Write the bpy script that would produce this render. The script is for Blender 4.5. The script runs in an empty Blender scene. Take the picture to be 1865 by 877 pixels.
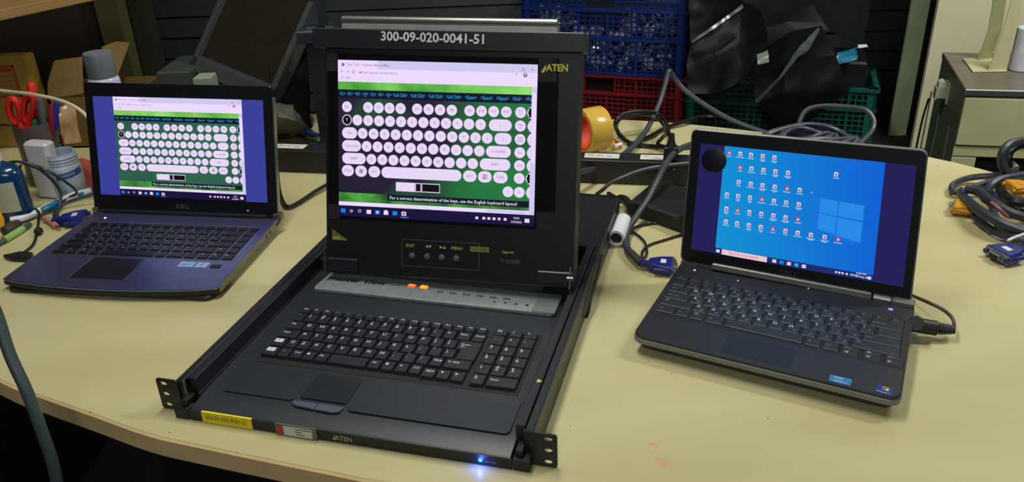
import bpy, bmesh, math, random
from math import sin, cos, pi, radians
from mathutils import Vector, Matrix, noise
random.seed(7)
SC = bpy.context.scene
COL = SC.collection
W, H = 1865, 877
# ------------------------------------------------------------------ camera
F_PX, CAM_H, PITCH, ROLL = 1511.15, .6073, .4606, -.0393
_F = Vector((0, cos(PITCH), -sin(PITCH))); _R0 = Vector((1, 0, 0)); _U0 = Vector((0, sin(PITCH), cos(PITCH)))
_R = _R0*cos(ROLL) + _U0*sin(ROLL); _U = -_R0*sin(ROLL) + _U0*cos(ROLL)
_O = Vector((0, 0, CAM_H))
cd = bpy.data.cameras.new('camera'); cam = bpy.data.objects.new('camera', cd); COL.objects.link(cam)
cd.sensor_width = 36; cd.lens = F_PX*36/W; cd.clip_start = .02; cd.clip_end = 60
cam.matrix_world = Matrix(((_R.x, _U.x, -_F.x, 0), (_R.y, _U.y, -_F.y, 0), (_R.z, _U.z, -_F.z, CAM_H), (0, 0, 0, 1)))
SC.camera = cam
# ------------------------------------------------------------------ world and lights
wd = bpy.data.worlds.new('world'); SC.world = wd; wd.use_nodes = True
wd.node_tree.nodes['Background'].inputs[0].default_value = (.55, .62, .60, 1)
wd.node_tree.nodes['Background'].inputs[1].default_value = .05
def area(name, loc, target, sx, sy, power, color):
    l = bpy.data.lights.new(name, 'AREA'); l.shape = 'RECTANGLE'; l.size = sx; l.size_y = sy; l.energy = power; l.color = color
    o = bpy.data.objects.new(name, l); COL.objects.link(o); o.location = loc
    o.rotation_euler = (Vector(target) - Vector(loc)).to_track_quat('-Z', 'Y').to_euler()
    return o
area('ceiling_tube_light', (-.25, 1.15, 1.95), (.0, 1.05, 0), 1.2, .25, 28, (1, .97, .88))
area('front_fill_light', (-.1, -1.3, 1.55), (-.1, .8, 0), 1.2, .3, 17, (.93, .97, 1))  # fill light added on the camera side to lift the table's front edge
area('right_wall_fill_light', (1.75, 1.35, 1.9), (1.95, 3.1, -.3), .8, .3, 50, (1, 1, 1))  # added light, aimed to brighten the cream wall and green post
SC.view_settings.view_transform = 'Standard'; SC.view_settings.look = 'None'
SC.view_settings.exposure = 0.0; SC.view_settings.gamma = 1.0; SC.view_settings.use_curve_mapping = False

# ------------------------------------------------------------------ helpers
def at(x, y, z=0., Y=None):
    "the point on the ray of photo pixel x, y that lies at height z, or at distance Y"
    v = _F + _R*((x - W/2)/F_PX) - _U*((y - H/2)/F_PX)
    t = (z - _O.z)/v.z if Y is None else Y/v.y
    return _O + v*t
def lin(c):
    return tuple(((x/255)/12.92 if x <= 10 else (((x/255)+.055)/1.055)**2.4) for x in c)
MATS = {}
def mat(name, rgb, rough=.5, metal=0., var=.12, scale=30., bump=.0, emit=0., trans=0., alpha=1., spec=.5, coat=0., stretch=None, rgb2=None, thr=None):
    if name in MATS: return MATS[name]
    m = bpy.data.materials.new(name); m.use_nodes = True; nt = m.node_tree; b = nt.nodes['Principled BSDF']
    c = lin(rgb)
    tc = nt.nodes.new('ShaderNodeTexCoord'); mp = nt.nodes.new('ShaderNodeMapping'); nz = nt.nodes.new('ShaderNodeTexNoise')
    if stretch: mp.inputs['Scale'].default_value = stretch
    nz.inputs['Scale'].default_value = scale; nz.inputs['Detail'].default_value = 4
    nt.links.new(tc.outputs['Object'], mp.inputs[0]); nt.links.new(mp.outputs[0], nz.inputs['Vector'])
    rp = nt.nodes.new('ShaderNodeValToRGB'); e = rp.color_ramp.elements
    c2 = lin(rgb2) if rgb2 else tuple(min(1, x*(1+var)) for x in c)
    c1 = c if rgb2 else tuple(x*(1-var) for x in c)
    lo, hi = thr if thr else (.3, .7)
    e[0].position = lo; e[1].position = hi; e[0].color = (*c1, 1); e[1].color = (*c2, 1)
    nt.links.new(nz.outputs['Fac'], rp.inputs[0])
    b.inputs['Roughness'].default_value = rough; b.inputs['Metallic'].default_value = metal
    b.inputs['Specular IOR Level'].default_value = spec; b.inputs['Coat Weight'].default_value = coat
    if emit:
        b.inputs['Base Color'].default_value = (.004, .004, .005, 1)
        nt.links.new(rp.outputs[0], b.inputs['Emission Color']); b.inputs['Emission Strength'].default_value = emit
    else:
        nt.links.new(rp.outputs[0], b.inputs['Base Color'])
    if trans: b.inputs['Transmission Weight'].default_value = trans
    b.inputs['Alpha'].default_value = alpha
    if bump:
        bp = nt.nodes.new('ShaderNodeBump'); bp.inputs['Strength'].default_value = bump; bp.inputs['Distance'].default_value = .001
        nt.links.new(nz.outputs['Fac'], bp.inputs['Height']); nt.links.new(bp.outputs[0], b.inputs['Normal'])
    MATS[name] = m; return m
def em(name, rgb, k=1.):
    return mat(name, rgb, rough=.25, var=0., emit=k)
IDENT = lambda p: Vector(p)
def frame(origin, yaw=0., pitch=0., roll=0.):
    "a rigid frame: local x to the right, y to the back, z up"
    M = Matrix.Translation(Vector(origin)) @ Matrix.Rotation(yaw, 4, 'Z') @ Matrix.Rotation(pitch, 4, 'X') @ Matrix.Rotation(roll, 4, 'Y')
    return lambda p: M @ Vector(p)
def axes(origin, d, up=(0, 0, 1)):
    "a frame whose local z runs along d"
    z = Vector(d).normalized(); x = Vector(up).cross(z)
    if x.length < 1e-4: x = Vector((1, 0, 0))
    x.normalize(); y = z.cross(x); o = Vector(origin)
    return lambda p: o + x*p[0] + y*p[1] + z*p[2]
class MB:
    "collects faces, then links them as ONE mesh object"
    def __init__(s, xf=None): s.v = []; s.f = []; s.m = []; s.xf = xf or IDENT; s.mats = []
    def mi(s, m):
        if m is None: return 0
        if m not in s.mats: s.mats.append(m)
        return s.mats.index(m)
    def add(s, vs, fs, m=None, xf=None):
        xf = xf or s.xf; n = len(s.v); s.v += [xf(p) for p in vs]; k = s.mi(m)
        for f in fs: s.f.append(tuple(i+n for i in f)); s.m.append(k)
    def box(s, x0, x1, y0, y1, z0, z1, m=None, b=0., xf=None):
        if b <= 0:
            vs = [(x, y, z) for z in (z0, z1) for y in (y0, y1) for x in (x0, x1)]
            s.add(vs, [(0, 2, 3, 1), (4, 5, 7, 6), (0, 1, 5, 4), (2, 6, 7, 3), (0, 4, 6, 2), (1, 3, 7, 5)], m, xf); return
        b = min(b, (x1-x0)*.45, (y1-y0)*.45, (z1-z0)*.45)
        s.rprism([(x0, y0), (x1, y0), (x1, y1), (x0, y1)], z0, z1, m, b, xf)
    def rprism(s, poly, z0, z1, m=None, b=0., xf=None):
        "prism over a convex outline (counter-clockwise) with chamfered edges"
        P = [Vector((*p, 0)) for p in poly]; n = len(P); c = sum(P, Vector())/n
        def ins(d):
            out = []
            for i in range(n):
                a = (P[i]-P[i-1]).normalized(); e = (P[(i+1) % n]-P[i]).normalized()
                n1 = Vector((-a.y, a.x, 0)); n2 = Vector((-e.y, e.x, 0)); k = n1+n2
                k = k/(max(.3, k.dot(n1)))
                out.append(P[i]+k*d)
            return out
        I = ins(b) if b else P
        rings = [(I, z0), (P, z0+b), (P, z1-b), (I, z1)] if b else [(P, z0), (P, z1)]
        vs = [(p.x, p.y, z) for r, z in rings for p in r]; fs = [tuple(range(n-1, -1, -1)), tuple(range((len(rings)-1)*n, len(rings)*n))]
        for k in range(len(rings)-1):
            for i in range(n):
                j = (i+1) % n; fs.append((k*n+i, k*n+j, (k+1)*n+j, (k+1)*n+i))
        s.add(vs, fs, m, xf)
    def quad(s, a, b, c, d, m=None, xf=None): s.add([a, b, c, d], [(0, 1, 2, 3)], m, xf)
    def lathe(s, prof, m=None, xf=None, seg=24, cap=True):
        vs = []; fs = []; n = len(prof)
        for r, z in prof:
            for k in range(seg): a = 2*pi*k/seg; vs.append((r*cos(a), r*sin(a), z))
        for i in range(n-1):
            for k in range(seg):
                j = (k+1) % seg; fs.append((i*seg+k, i*seg+j, (i+1)*seg+j, (i+1)*seg+k))
        if cap: fs.append(tuple(range(seg-1, -1, -1))); fs.append(tuple(range((n-1)*seg, n*seg)))
        s.add(vs, fs, m, xf)
    def cyl(s, p0, p1, r, m=None, seg=16, r2=None):
        p0 = Vector(p0); p1 = Vector(p1); L = (p1-p0).length
        s.lathe([(r, 0), (r2 if r2 is not None else r, L)], m, axes(p0, p1-p0), seg)
    def tube(s, pts, r, m=None, seg=8, sub=6, smooth=True):
        pts = [Vector(p) for p in pts]
        if smooth and len(pts) > 2:
            q = []; P = [pts[0]*2-pts[1]] + pts + [pts[-1]*2-pts[-2]]
            for i in range(1, len(P)-2):
                a, b, c, d = P[i-1:i+3]
                for k in range(sub):
                    t = k/sub
                    q.append(.5*((2*b)+(c-a)*t+(2*a-5*b+4*c-d)*t*t+(3*b-a-3*c+d)*t**3))
            q.append(pts[-1]); pts = q
        n = len(pts); vs = []; fs = []; up = Vector((0, 0, 1)); x = None
        for i, p in enumerate(pts):
            d = (pts[min(i+1, n-1)]-pts[max(i-1, 0)]).normalized()
            if x is None: x = d.cross(up) if abs(d.z) < .9 else d.cross(Vector((1, 0, 0)))
            x = (x - d*x.dot(d)); x.normalize(); y = d.cross(x)
            for k in range(seg): a = 2*pi*k/seg; vs.append(p+x*(r*cos(a))+y*(r*sin(a)))
        for i in range(n-1):
            for k in range(seg):
                j = (k+1) % seg; fs.append((i*seg+k, (i+1)*seg+k, (i+1)*seg+j, i*seg+j))
        fs.append(tuple(range(seg))); fs.append(tuple(range((n-1)*seg+seg-1, (n-1)*seg-1, -1)))
        s.add(vs, fs, m, IDENT)
    def text(s, body, x, z, size, m=None, xf=None, align='LEFT', plane='xz', y=0., sx=1., shear=0., ang=0., bold=0.):
        vs, fs = glyphs(body, align, bold); xf = xf or s.xf; out = []
        ca, sa = cos(ang), sin(ang)
        for a, b in vs:
            a, b = (a+b*shear)*size*sx, b*size; a, b = a*ca-b*sa, a*sa+b*ca
            out.append((x+a, y, z+b) if plane == 'xz' else (x+a, z+b, y))
        s.add(out, fs, m, xf)
    def build(s, name, m=None, parent=None, label=None, smooth=True, angle=40):
        off = WLOC.get(parent.name, Vector()) if parent else Vector()
        if not s.v: return None
        me = bpy.data.meshes.new(name); org = off
        if parent is None:
            xs = [p.x for p in s.v]; ys = [p.y for p in s.v]; zs = [p.z for p in s.v]
            org = Vector(((min(xs)+max(xs))/2, (min(ys)+max(ys))/2, min(zs)))
        me.from_pydata([p-org for p in s.v], [], s.f)
        if s.mats:
            for q in s.mats: me.materials.append(q)
            me.polygons.foreach_set('material_index', s.m)
        if m is not None and not s.mats: me.materials.append(m)
        bm = bmesh.new(); bm.from_mesh(me); bmesh.ops.recalc_face_normals(bm, faces=bm.faces) if smooth != 'flat' else None; bm.to_mesh(me); bm.free()
        if smooth is True:
            me.shade_smooth(); me.set_sharp_from_angle(angle=radians(angle))
        o = bpy.data.objects.new(name, me); COL.objects.link(o)
        if parent is not None: o.parent = parent
        else: o.location = org
        WLOC[o.name] = org
        if label: o['label'] = label
        return o
WLOC = {}
GC = {}
def glyphs(body, align, bold=0.):
    k = (body, align, bold)
    if k in GC: return GC[k]
    cu = bpy.data.curves.new('t', 'FONT'); cu.body = body; cu.size = 1; cu.resolution_u = 2; cu.align_x = align; cu.align_y = 'CENTER'; cu.offset = bold
    ob = bpy.data.objects.new('t', cu); me = bpy.data.meshes.new_from_object(ob)
    r = ([(v.co.x, v.co.y) for v in me.vertices], [tuple(p.vertices) for p in me.polygons])
    bpy.data.objects.remove(ob); bpy.data.curves.remove(cu); bpy.data.meshes.remove(me)
    GC[k] = r; return r
def tag(o, label, cat, group=None, kind=None):
    o['label'] = label; o['category'] = cat
    if group: o['group'] = group
    if kind: o['kind'] = kind
    return o
def thing(name, loc, label, cat, group=None):
    o = bpy.data.objects.new(name, None); COL.objects.link(o); o.location = loc; o.empty_display_size = .05
    WLOC[o.name] = Vector(loc); return tag(o, label, cat, group)
def struct(mb, name, m=None):
    o = mb.build(name, m); o['kind'] = 'structure'; return o
def rrect(x0, x1, y0, y1, r, n=4, rs=None):
    out = []; rs = rs or (r, r, r, r)
    for (cx, cy, a, q) in ((x1-rs[1], y0+rs[1], -90, rs[1]), (x1-rs[2], y1-rs[2], 0, rs[2]), (x0+rs[3], y1-rs[3], 90, rs[3]), (x0+rs[0], y0+rs[0], 180, rs[0])):
        for k in range(n+1):
            t = radians(a+90*k/n); out.append((cx+q*cos(t), cy+q*sin(t)))
    return out
def bil(nom, act):
    "bilinear map from a nominal rectangle (x0,x1,y0,y1) to the measured corners TL,TR,BR,BL"
    x0, x1, y0, y1 = nom; TL, TR, BR, BL = [Vector(a) for a in act]
    def f(x, y):
        a = (x-x0)/(x1-x0); b = (y-y0)/(y1-y0)
        return (BL*(1-a)+BR*a)*(1-b) + (TL*(1-a)+TR*a)*b
    return f
def plate_holes(outer, holes, t0, t1, mb, xf, m=None):
    "flat plate in local x,z with holes, from y=t0 to y=t1"
    bm = bmesh.new(); loops = []
    for lp in [outer]+holes:
        vs = [bm.verts.new((p[0], 0, p[1])) for p in lp]
        for i in range(len(vs)): bm.edges.new((vs[i], vs[(i+1) % len(vs)]))
        loops.append(vs)
    bmesh.ops.triangle_fill(bm, use_beauty=True, edges=bm.edges[:], normal=(0, -1, 0))
    bm.verts.index_update(); V = [v.co.copy() for v in bm.verts]; Fc = [tuple(v.index for v in f.verts) for f in bm.faces]; n = len(V)
    L = [[v.index for v in l] for l in loops]; bm.free()
    vs = [(v.x, t0, v.z) for v in V]+[(v.x, t1, v.z) for v in V]
    fs = Fc + [tuple(i+n for i in reversed(f)) for f in Fc]
    for l in L:
        for i in range(len(l)): a, b = l[i], l[(i+1) % len(l)]; fs.append((a, b, b+n, a+n))
    mb.add(vs, fs, m, xf)
def sheet(mb, grid, sub=8, amp=.01, freq=14, seed=0, m=None, thick=.002):
    "crumpled sheet through a grid of 3-D control points"
    R = len(grid); C = len(grid[0]); NR = (R-1)*sub+1; NC = (C-1)*sub+1; vs = []
    for i in range(NR):
        for j in range(NC):
            a = min(i//sub, R-2); b = min(j//sub, C-2); u = i/sub-a; v = j/sub-b
            p = (grid[a][b]*(1-v)+grid[a][b+1]*v)*(1-u)+(grid[a+1][b]*(1-v)+grid[a+1][b+1]*v)*u
            q = p*freq+Vector((seed, 0, 0))
            r1 = noise.noise(q); r2 = noise.noise(q*2.3+Vector((5, 5, 5)))
            vs.append(p+Vector((.5*r2, -1, .6))*(amp*(1-2*abs(r1))+amp*.4*r2))
    fs = [(i*NC+j, i*NC+j+1, (i+1)*NC+j+1, (i+1)*NC+j) for i in range(NR-1) for j in range(NC-1)]
    n = len(vs); back = [p+Vector((0, thick, -thick*.3)) for p in vs]
    allf = fs+[tuple(k+n for k in reversed(f)) for f in fs]
    rim = [j for j in range(NC)]+[i*NC+NC-1 for i in range(1, NR)]+[(NR-1)*NC+j for j in range(NC-2, -1, -1)]+[i*NC for i in range(NR-2, 0, -1)]
    for k in range(len(rim)): a, b = rim[k], rim[(k+1) % len(rim)]; allf.append((b, a, a+n, b+n))
    mb.add(vs+back, allf, m, IDENT)

# ------------------------------------------------------------------ materials
BLACK = mat('black_painted_steel', (24, 26, 32), rough=.42, scale=120, bump=.08)
BLACKM = mat('black_plastic', (15, 16, 19), rough=.5, scale=200, bump=.05)
TRAY = mat('dark_grey_tray_plastic', (30, 36, 44), rough=.42, scale=160, bump=.06)
LIDK = mat('near_black_lid_paint', (11, 12, 18), rough=.45, scale=90)
GLASS = mat('black_screen_surround', (16, 15, 20), rough=.16, var=.05)
KEYM = mat('black_keycap', (23, 26, 33), rough=.46, scale=300, bump=.04)
KEYR = mat('dark_keycap_right_laptop', (23, 28, 34), rough=.5, scale=300, bump=.04)
KEYL = mat('glossy_dark_keycap', (18, 18, 30), rough=.38, scale=300)
LEG = mat('white_key_print', (205, 215, 215), rough=.6)
LEGD = mat('dim_key_print', (120, 130, 136), rough=.6)
LEGB = mat('blue_key_print', (48, 118, 140), rough=.6)
SILVER = mat('silver_grey_plastic', (146, 152, 154), rough=.38, metal=.35, scale=80)
ALU = mat('brushed_aluminium', (170, 172, 170), rough=.28, metal=.9, scale=20, stretch=(1, 60, 60))
STEEL = mat('plain_steel', (150, 150, 145), rough=.35, metal=.9)
GREYM = mat('grey_magnesium_trim', (118, 120, 116), rough=.42, metal=.5, scale=200)
YEL = mat('yellow_label_tape', (224, 202, 30), rough=.5, var=.03)
YPRINT = mat('yellow_print', (196, 190, 70), rough=.6, var=.05)
INK = mat('black_ink', (14, 14, 18), rough=.6)
WHITE = mat('white_plastic', (205, 208, 212), rough=.4, var=.04)
PAPER = mat('white_paper_label', (196, 196, 184), rough=.7, var=.05)
CABLE = mat('grey_cable_sheath', (52, 57, 63), rough=.45, scale=60)
CABLED = mat('dark_cable_sheath', (22, 25, 29), rough=.42, scale=60)
CABLEB = mat('blue_network_cable', (24, 62, 150), rough=.4)
BLUEP = mat('blue_connector_plastic', (15, 28, 108), rough=.38, var=.08)
YELP = mat('yellow_connector_plastic', (190, 132, 22), rough=.45, var=.08)
RED = mat('red_plastic', (176, 30, 28), rough=.4)

# ================================================================== SETTING
FLOOR = -.74
m_floor = mat('dark_concrete_floor', (42, 42, 40), rough=.7, scale=5, var=.3, bump=.3)
b = MB(); b.box(-5, 5, -2, 4.2, FLOOR-.05, FLOOR); struct(b, 'floor', m_floor)
b = MB(); b.box(-5, 5, -2, 4.2, 2.3, 2.35); struct(b, 'ceiling', mat('off_white_ceiling', (190, 190, 176), rough=.9, scale=3))
# back wall is a roller shutter: frame plus separate slats
m_sh = mat('dark_green_grey_shutter', (36, 43, 40), rough=.55, scale=6, var=.25)
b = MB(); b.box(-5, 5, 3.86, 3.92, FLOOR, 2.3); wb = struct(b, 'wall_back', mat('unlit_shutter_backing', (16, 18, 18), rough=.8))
z = FLOOR; k = 0
while z < 1.0:
    s = MB(); s.rprism([(3.80, z+.002), (3.835, z+.012), (3.86, z+.088), (3.815, z+.088)], -4.9, 1.9, None, 0, lambda p: Vector((p[2], p[0], p[1])))
    o = s.build('shutter_slat', m_sh, wb); z += .092
m_cw = mat('cream_painted_wall', (200, 197, 158), rough=.75, scale=4, var=.06)
wx = at(1686, 130, Y=3.05).x
b = MB(); b.box(wx, 5, 3.05, 3.065, FLOOR, 2.3); struct(b, 'wall_right', m_cw)
b = MB(); b.box(wx-.004, 5, 3.035, 3.05, FLOOR, -.57); struct(b, 'baseboard_right', mat('brown_skirting', (70, 58, 40), rough=.6))
px0 = at(1640, 130, Y=3.3).x; px1 = at(1671, 130, Y=3.3).x
b = MB(); b.box(px0, px1, 3.3, 3.315, FLOOR, 2.3, None, .003); struct(b, 'trim_1', mat('green_painted_post', (190, 212, 168), rough=.6, scale=12, var=.18, stretch=(1, 1, .2)))
b = MB(); b.box(-5, -4.9, -2, 4.2, FLOOR, 2.3); struct(b, 'wall_left', mat('brown_left_wall', (60, 52, 34), rough=.8))
q0 = at(246, 60, Y=3.3).x; q1 = at(274, 60, Y=3.3).x
b = MB(); b.box(q0, q1, 3.3, 3.38, FLOOR, 2.3, None, .006); struct(b, 'trim_2', mat('dark_green_door_frame', (44, 54, 34), rough=.6, scale=12))

# ================================================================== TABLE
T = thing('work_table', (0, 1.2, FLOOR), 'big pale wood-look work table with a curved edge', 'table')
front = [(-.6619, .8844), (-.5885, .8452), (-.5119, .8069), (-.4276, .7645), (-.3624, .7407), (-.2682, .709), (-.2045, .688), (-.1435, .6688), (.05, .62), (.3, .57), (.6, .56), (.85, .63)]
back = [(1.06, .8), (1.08, 1.0), (1.0, 1.23), (.9359, 1.3854), (.8298, 1.5215), (.64, 1.655), (.4098, 1.7772), (.2456, 1.8332), (0, 1.89), (-.35, 1.95), (-.8, 1.99), (-1.15, 2.0), (-1.36, 1.8), (-1.3, 1.5), (-1.1, 1.22), (-.88, 1.03)]
def smoothloop(P, n=5):
    out = []; N = len(P); P = [Vector(p) for p in P]
    for i in range(N):
        a, b_, c, d = P[i-1], P[i], P[(i+1) % N], P[(i+2) % N]
        for k in range(n):
            t = k/n; out.append(.5*((2*b_)+(c-a)*t+(2*a-5*b_+4*c-d)*t*t+(3*b_-a-3*c+d)*t**3))
    return [(p.x, p.y) for p in out]
outl = smoothloop(front+back, 4)
m_top = mat('pale_maple_laminate', (176, 168, 121), rough=.34, scale=2.2, rgb2=(192, 185, 141), stretch=(1, 3.5, 1), bump=.0)
m_edge = mat('tan_edge_banding', (218, 188, 134), rough=.5, scale=9, var=.1)
b = MB(); b.rprism(outl, -.028, 0, None, .0012); b.build('tabletop', m_top, T)
def ring(P, d0, d1, z0, z1, mb):
    n = len(P); vs = []; V = [Vector(p) for p in P]; Q0 = []; Q1 = []
    for i in range(n):
        t = (V[(i+1) % n]-V[i-1]).normalized(); nn = Vector((t.y, -t.x)); Q0.append(V[i]+nn*d0); Q1.append(V[i]+nn*d1)
    for ring_, z in ((Q0, z0), (Q1, z0+.002), (Q1, z1-.002), (Q0, z1)): vs += [(p.x, p.y, z) for p in ring_]
    fs = []
    for k in range(4):
        for i in range(n):
            j = (i+1) % n; k2 = (k+1) % 4; fs.append((k*n+i, k*n+j, k2*n+j, k2*n+i))
    mb.add(vs, fs)
b = MB(); ring(outl, .0002, .0022, -.0285, -.0006, b); b.build('edge_band', m_edge, T)
m_leg = mat('black_leg_panel', (14, 12, 14), rough=.6)
for (x0, x1, y0, y1) in ((-.62, -.1, 1.12, 1.16), (.1, .75, .95, .99)):
    b = MB(); b.box(x0, x1, y0, y1, FLOOR+.001, -.029, None, .003); b.build('leg_panel', m_leg, T)
b = MB(); b.box(-.6, .75, 1.3, 1.33, -.35, -.029, None, .002); b.build('modesty_panel', m_leg, T)
for x0 in (-1.1, .7):
    b = MB(); b.box(x0, x0+.06, 1.3, 1.9 if x0 < 0 else 1.4, FLOOR+.001, -.029, None, .003); b.build('leg_panel', m_leg, T)
random.seed(3)
m_speck = mat('dark_table_scuff', (78, 60, 34), rough=.7)
for (x, y, r) in ((164, 750, 1.5), (309, 787, 1.5), (1181, 657, 1.1), (1223, 681, 1.2), (1038, 775, 1.), (573, 431, 1.), (1399, 762, 1.2), (508, 330, 1.)):
    p = at(x, y, 0); b = MB(); b.lathe([(.0007*r, 0), (.0006*r, .0003)], None, frame(p), 7); b.build('scuff_mark', m_speck, T)
m_st = mat('faint_pink_stain', (190, 158, 120), rough=.4)
for (x, y, w) in ((1190, 812, .006), (1205, 842, .008)):
    b = MB(); b.lathe([(w, .0), (w*.9, .0002)], None, frame(at(x, y, 0)), 12); b.build('stain', m_st, T)

# ================================================================== screen picture (browser page with a round-key keyboard)
E_W = em('screen_white', (236, 218, 252)); E_BAR = em('screen_lavender', (206, 200, 240)); E_KEY = em('screen_key_white', (232, 214, 246))
E_TXT = em('screen_grey_text', (120, 110, 130)); E_DK = em('screen_dark_navy', (14, 18, 42)); E_CY = em('screen_cyan_text', (40, 170, 230)); E_GR = mat('screen_grass', (50, 150, 40), var=0, emit=1, scale=18, rgb2=(150, 226, 110), stretch=(1, .4, 1))
E_TASK = em('screen_taskbar', (24, 14, 58)); E_RED = em('screen_red', (214, 60, 60)); E_BL = em('screen_icon_blue', (20, 130, 230)); E_GRD = mat('screen_grass_dark', (16, 70, 30), var=0, emit=1, scale=30, rgb2=(86, 176, 70), stretch=(1, .4, 1))
E_BG = mat('screen_leaf_blur', (28, 20, 44), var=0, emit=1, scale=7, rgb2=(28, 118, 56), thr=(.50, .78))
def slope(m, k, off):
    nt = m.node_tree; rp = [n for n in nt.nodes if n.type == 'VALTORGB'][0]; nz = [n for n in nt.nodes if n.type == 'TEX_NOISE'][0]; tc = [n for n in nt.nodes if n.type == 'TEX_COORD'][0]
    sp = nt.nodes.new('ShaderNodeSeparateXYZ'); mm = nt.nodes.new('ShaderNodeMath'); mm.operation = 'MULTIPLY_ADD'; mm.inputs[1].default_value = k; mm.inputs[2].default_value = off
    ad = nt.nodes.new('ShaderNodeMath'); ad.operation = 'ADD'
    nt.links.new(tc.outputs['Object'], sp.inputs[0]); nt.links.new(sp.outputs['X'], mm.inputs[0]); nt.links.new(mm.outputs[0], ad.inputs[0]); nt.links.new(nz.outputs['Fac'], ad.inputs[1]); nt.links.new(ad.outputs[0], rp.inputs[0])
slope(E_BG, 1.2, .10)
E_BG2 = mat('screen_leaf_blur_teal', (40, 70, 66), var=0, emit=1, scale=4, rgb2=(42, 104, 78), thr=(.35, .65)); E_KD = em('screen_black', (10, 10, 16)); E_WT = em('screen_text_white', (240, 240, 250))
def page(mb, xf, bg, detail=1):
    "xf maps (u right 0..1, layer, v down 0..1) to the display; one picture, several colours"
    A = .75
    def R(u0, u1, v0, v1, m, l=1): mb.add([(u0, l, v1), (u1, l, v1), (u1, l, v0), (u0, l, v0)], [(0, 1, 2, 3)], m, xf)
    def pill(u0, u1, v, h, m, l=3, n=6):
        ru = h/2*A; pts = []
        for s_, c in ((1, u1-ru), (-1, u0+ru)):
            for k in range(n*2+1):
                a = -pi/2+pi*k/(n*2); pts.append((c+s_*ru*cos(a), l, v+s_*h/2*sin(a)))
        mb.add(pts, [tuple(range(len(pts)))], m, xf)
    def Tx(s_, u, v, sz, m=E_TXT, l=4, al='CENTER', fit=0):
        vs, fs = glyphs(s_, al); k = sz*A
        if fit: k = fit/max(a for a, b_ in vs)
        mb.add([(u+a*k, l, v-b_*sz) for a, b_ in vs], fs, m, xf)
    def Ring(u0, u1, v, h, l=3): pill(u0, u1, v, h, E_W, l); pill(u0+.005, u1-.005, v, h-.012, E_KD, l+.5)
    R(0, 1, 0, 1, bg, 0)
    R(0, 1, 0, .135, E_W); R(.21, 1, 0, .052, E_BAR, 1.3); R(.02, .035, .02, .038, E_TXT, 2)
    Tx('"Key Test" - keyboard test online', .045, .028, .022, l=2, al='LEFT'); Tx('x', .2, .028, .026, l=2); Tx('+', .25, .028, .03, l=2)
    Tx('-', .88, .03, .03, l=2); Tx('x', .975, .03, .03, l=2); Ring2 = R
    R(.925, .938, .024, .040, E_TXT, 2); R(.927, .936, .027, .037, E_BAR, 2.2)
    Tx('\u2190', .022, .072, .03, l=2); Tx('\u2192', .052, .072, .03, l=2); pill(.075, .09, .072, .02, E_TXT, 2); pill(.0775, .0875, .072, .013, E_W, 2.2)
    Tx('Not secure | en.key-test.ru', .13, .075, .022, l=2, al='LEFT'); Tx('\u25b2', .118, .074, .02, l=2); R(.018, .03, .1, .116, E_BAR, 2); Tx('Apps', .04, .108, .019, l=2, al='LEFT')
    Tx('*', .9, .07, .04, l=2); pill(.932, .952, .065, .027, E_TXT, 2); pill(.938, .946, .061, .01, E_W, 2.2); Tx(':', .975, .065, .03, l=2)
    R(0, .975, .135, .184, E_GR); R(0, .975, .184, .238, E_DK)
    words = [('<L>', .008, .03), ('<K>', .048, .03), ('<K>', .089, .03), ('<J>', .13, .03), ('<L>', .17, .03), ('<K>', .21, .03), ('<J>', .25, .03)]
    words += [('<Left Click>', .288+.0905*q, .074) for q in range(4)]+[('<Space>', .652+.077*q, .059) for q in range(3)]+[('<End>', .882, .044), ('<Pa', .945, .03)]
    for w, u, fw in words: Tx(w, u, .211, .032, E_CY, 3, 'LEFT', fw)
    D = .068
    def C(u, v, s_, big=.024): pill(u-D*A/2-.0005, u+D*A/2+.0005, v, D, E_KEY); Tx(s_, u, v, big)
    rows = [(.293, [(.047, 'Esc'), (.159, 'F1'), (.215, 'F2'), (.271, 'F3'), (.328, 'F4'), (.413, 'F5'), (.471, 'F6'), (.529, 'F7'), (.588, 'F8'), (.676, 'F9'), (.735, 'F10'), (.794, 'F11'), (.855, 'F12')]),
            (.376, [(.102+.0572*i, c) for i, c in enumerate('1234567890-=')]),
            (.459, [(.130+.0577*i, c) for i, c in enumerate('QWERTYUIOP[]')]),
            (.541, [(.151+.0576*i, c) for i, c in enumerate("ASDFGHJKL;'")]),
            (.622, [(.176+.0577*i, c) for i, c in enumerate('ZXCVBNM,./')])]
    for v, ks in rows:
        for u, c in ks: C(u, v, c)
    for v, c in ((.293, 'Prt\nSc'), (.376, 'Page\nup'), (.459, 'Page\ndown'), (.541, 'Ins'), (.622, 'Del'), (.702, '^')): C(.924, v, c, .018 if len(c) > 3 else .022)
    for v in (.293, .376, .459, .541, .622, .702, .79): Ring(.955, .99, v, D, 2) if v in (.293, .702) else pill(.958, .992, v, D, E_KEY, 2)
    C(.871, .79, '<'); C(.936-.01, .79, 'v')
    pill(.047-D*A/2, .047+D*A/2, .376, D, E_W, 3); pill(.047-D*A/2+.004, .047+D*A/2-.004, .376, D-.01, E_KD, 3.5); Tx('T', .047, .376, .024, E_WT, 4)
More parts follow.
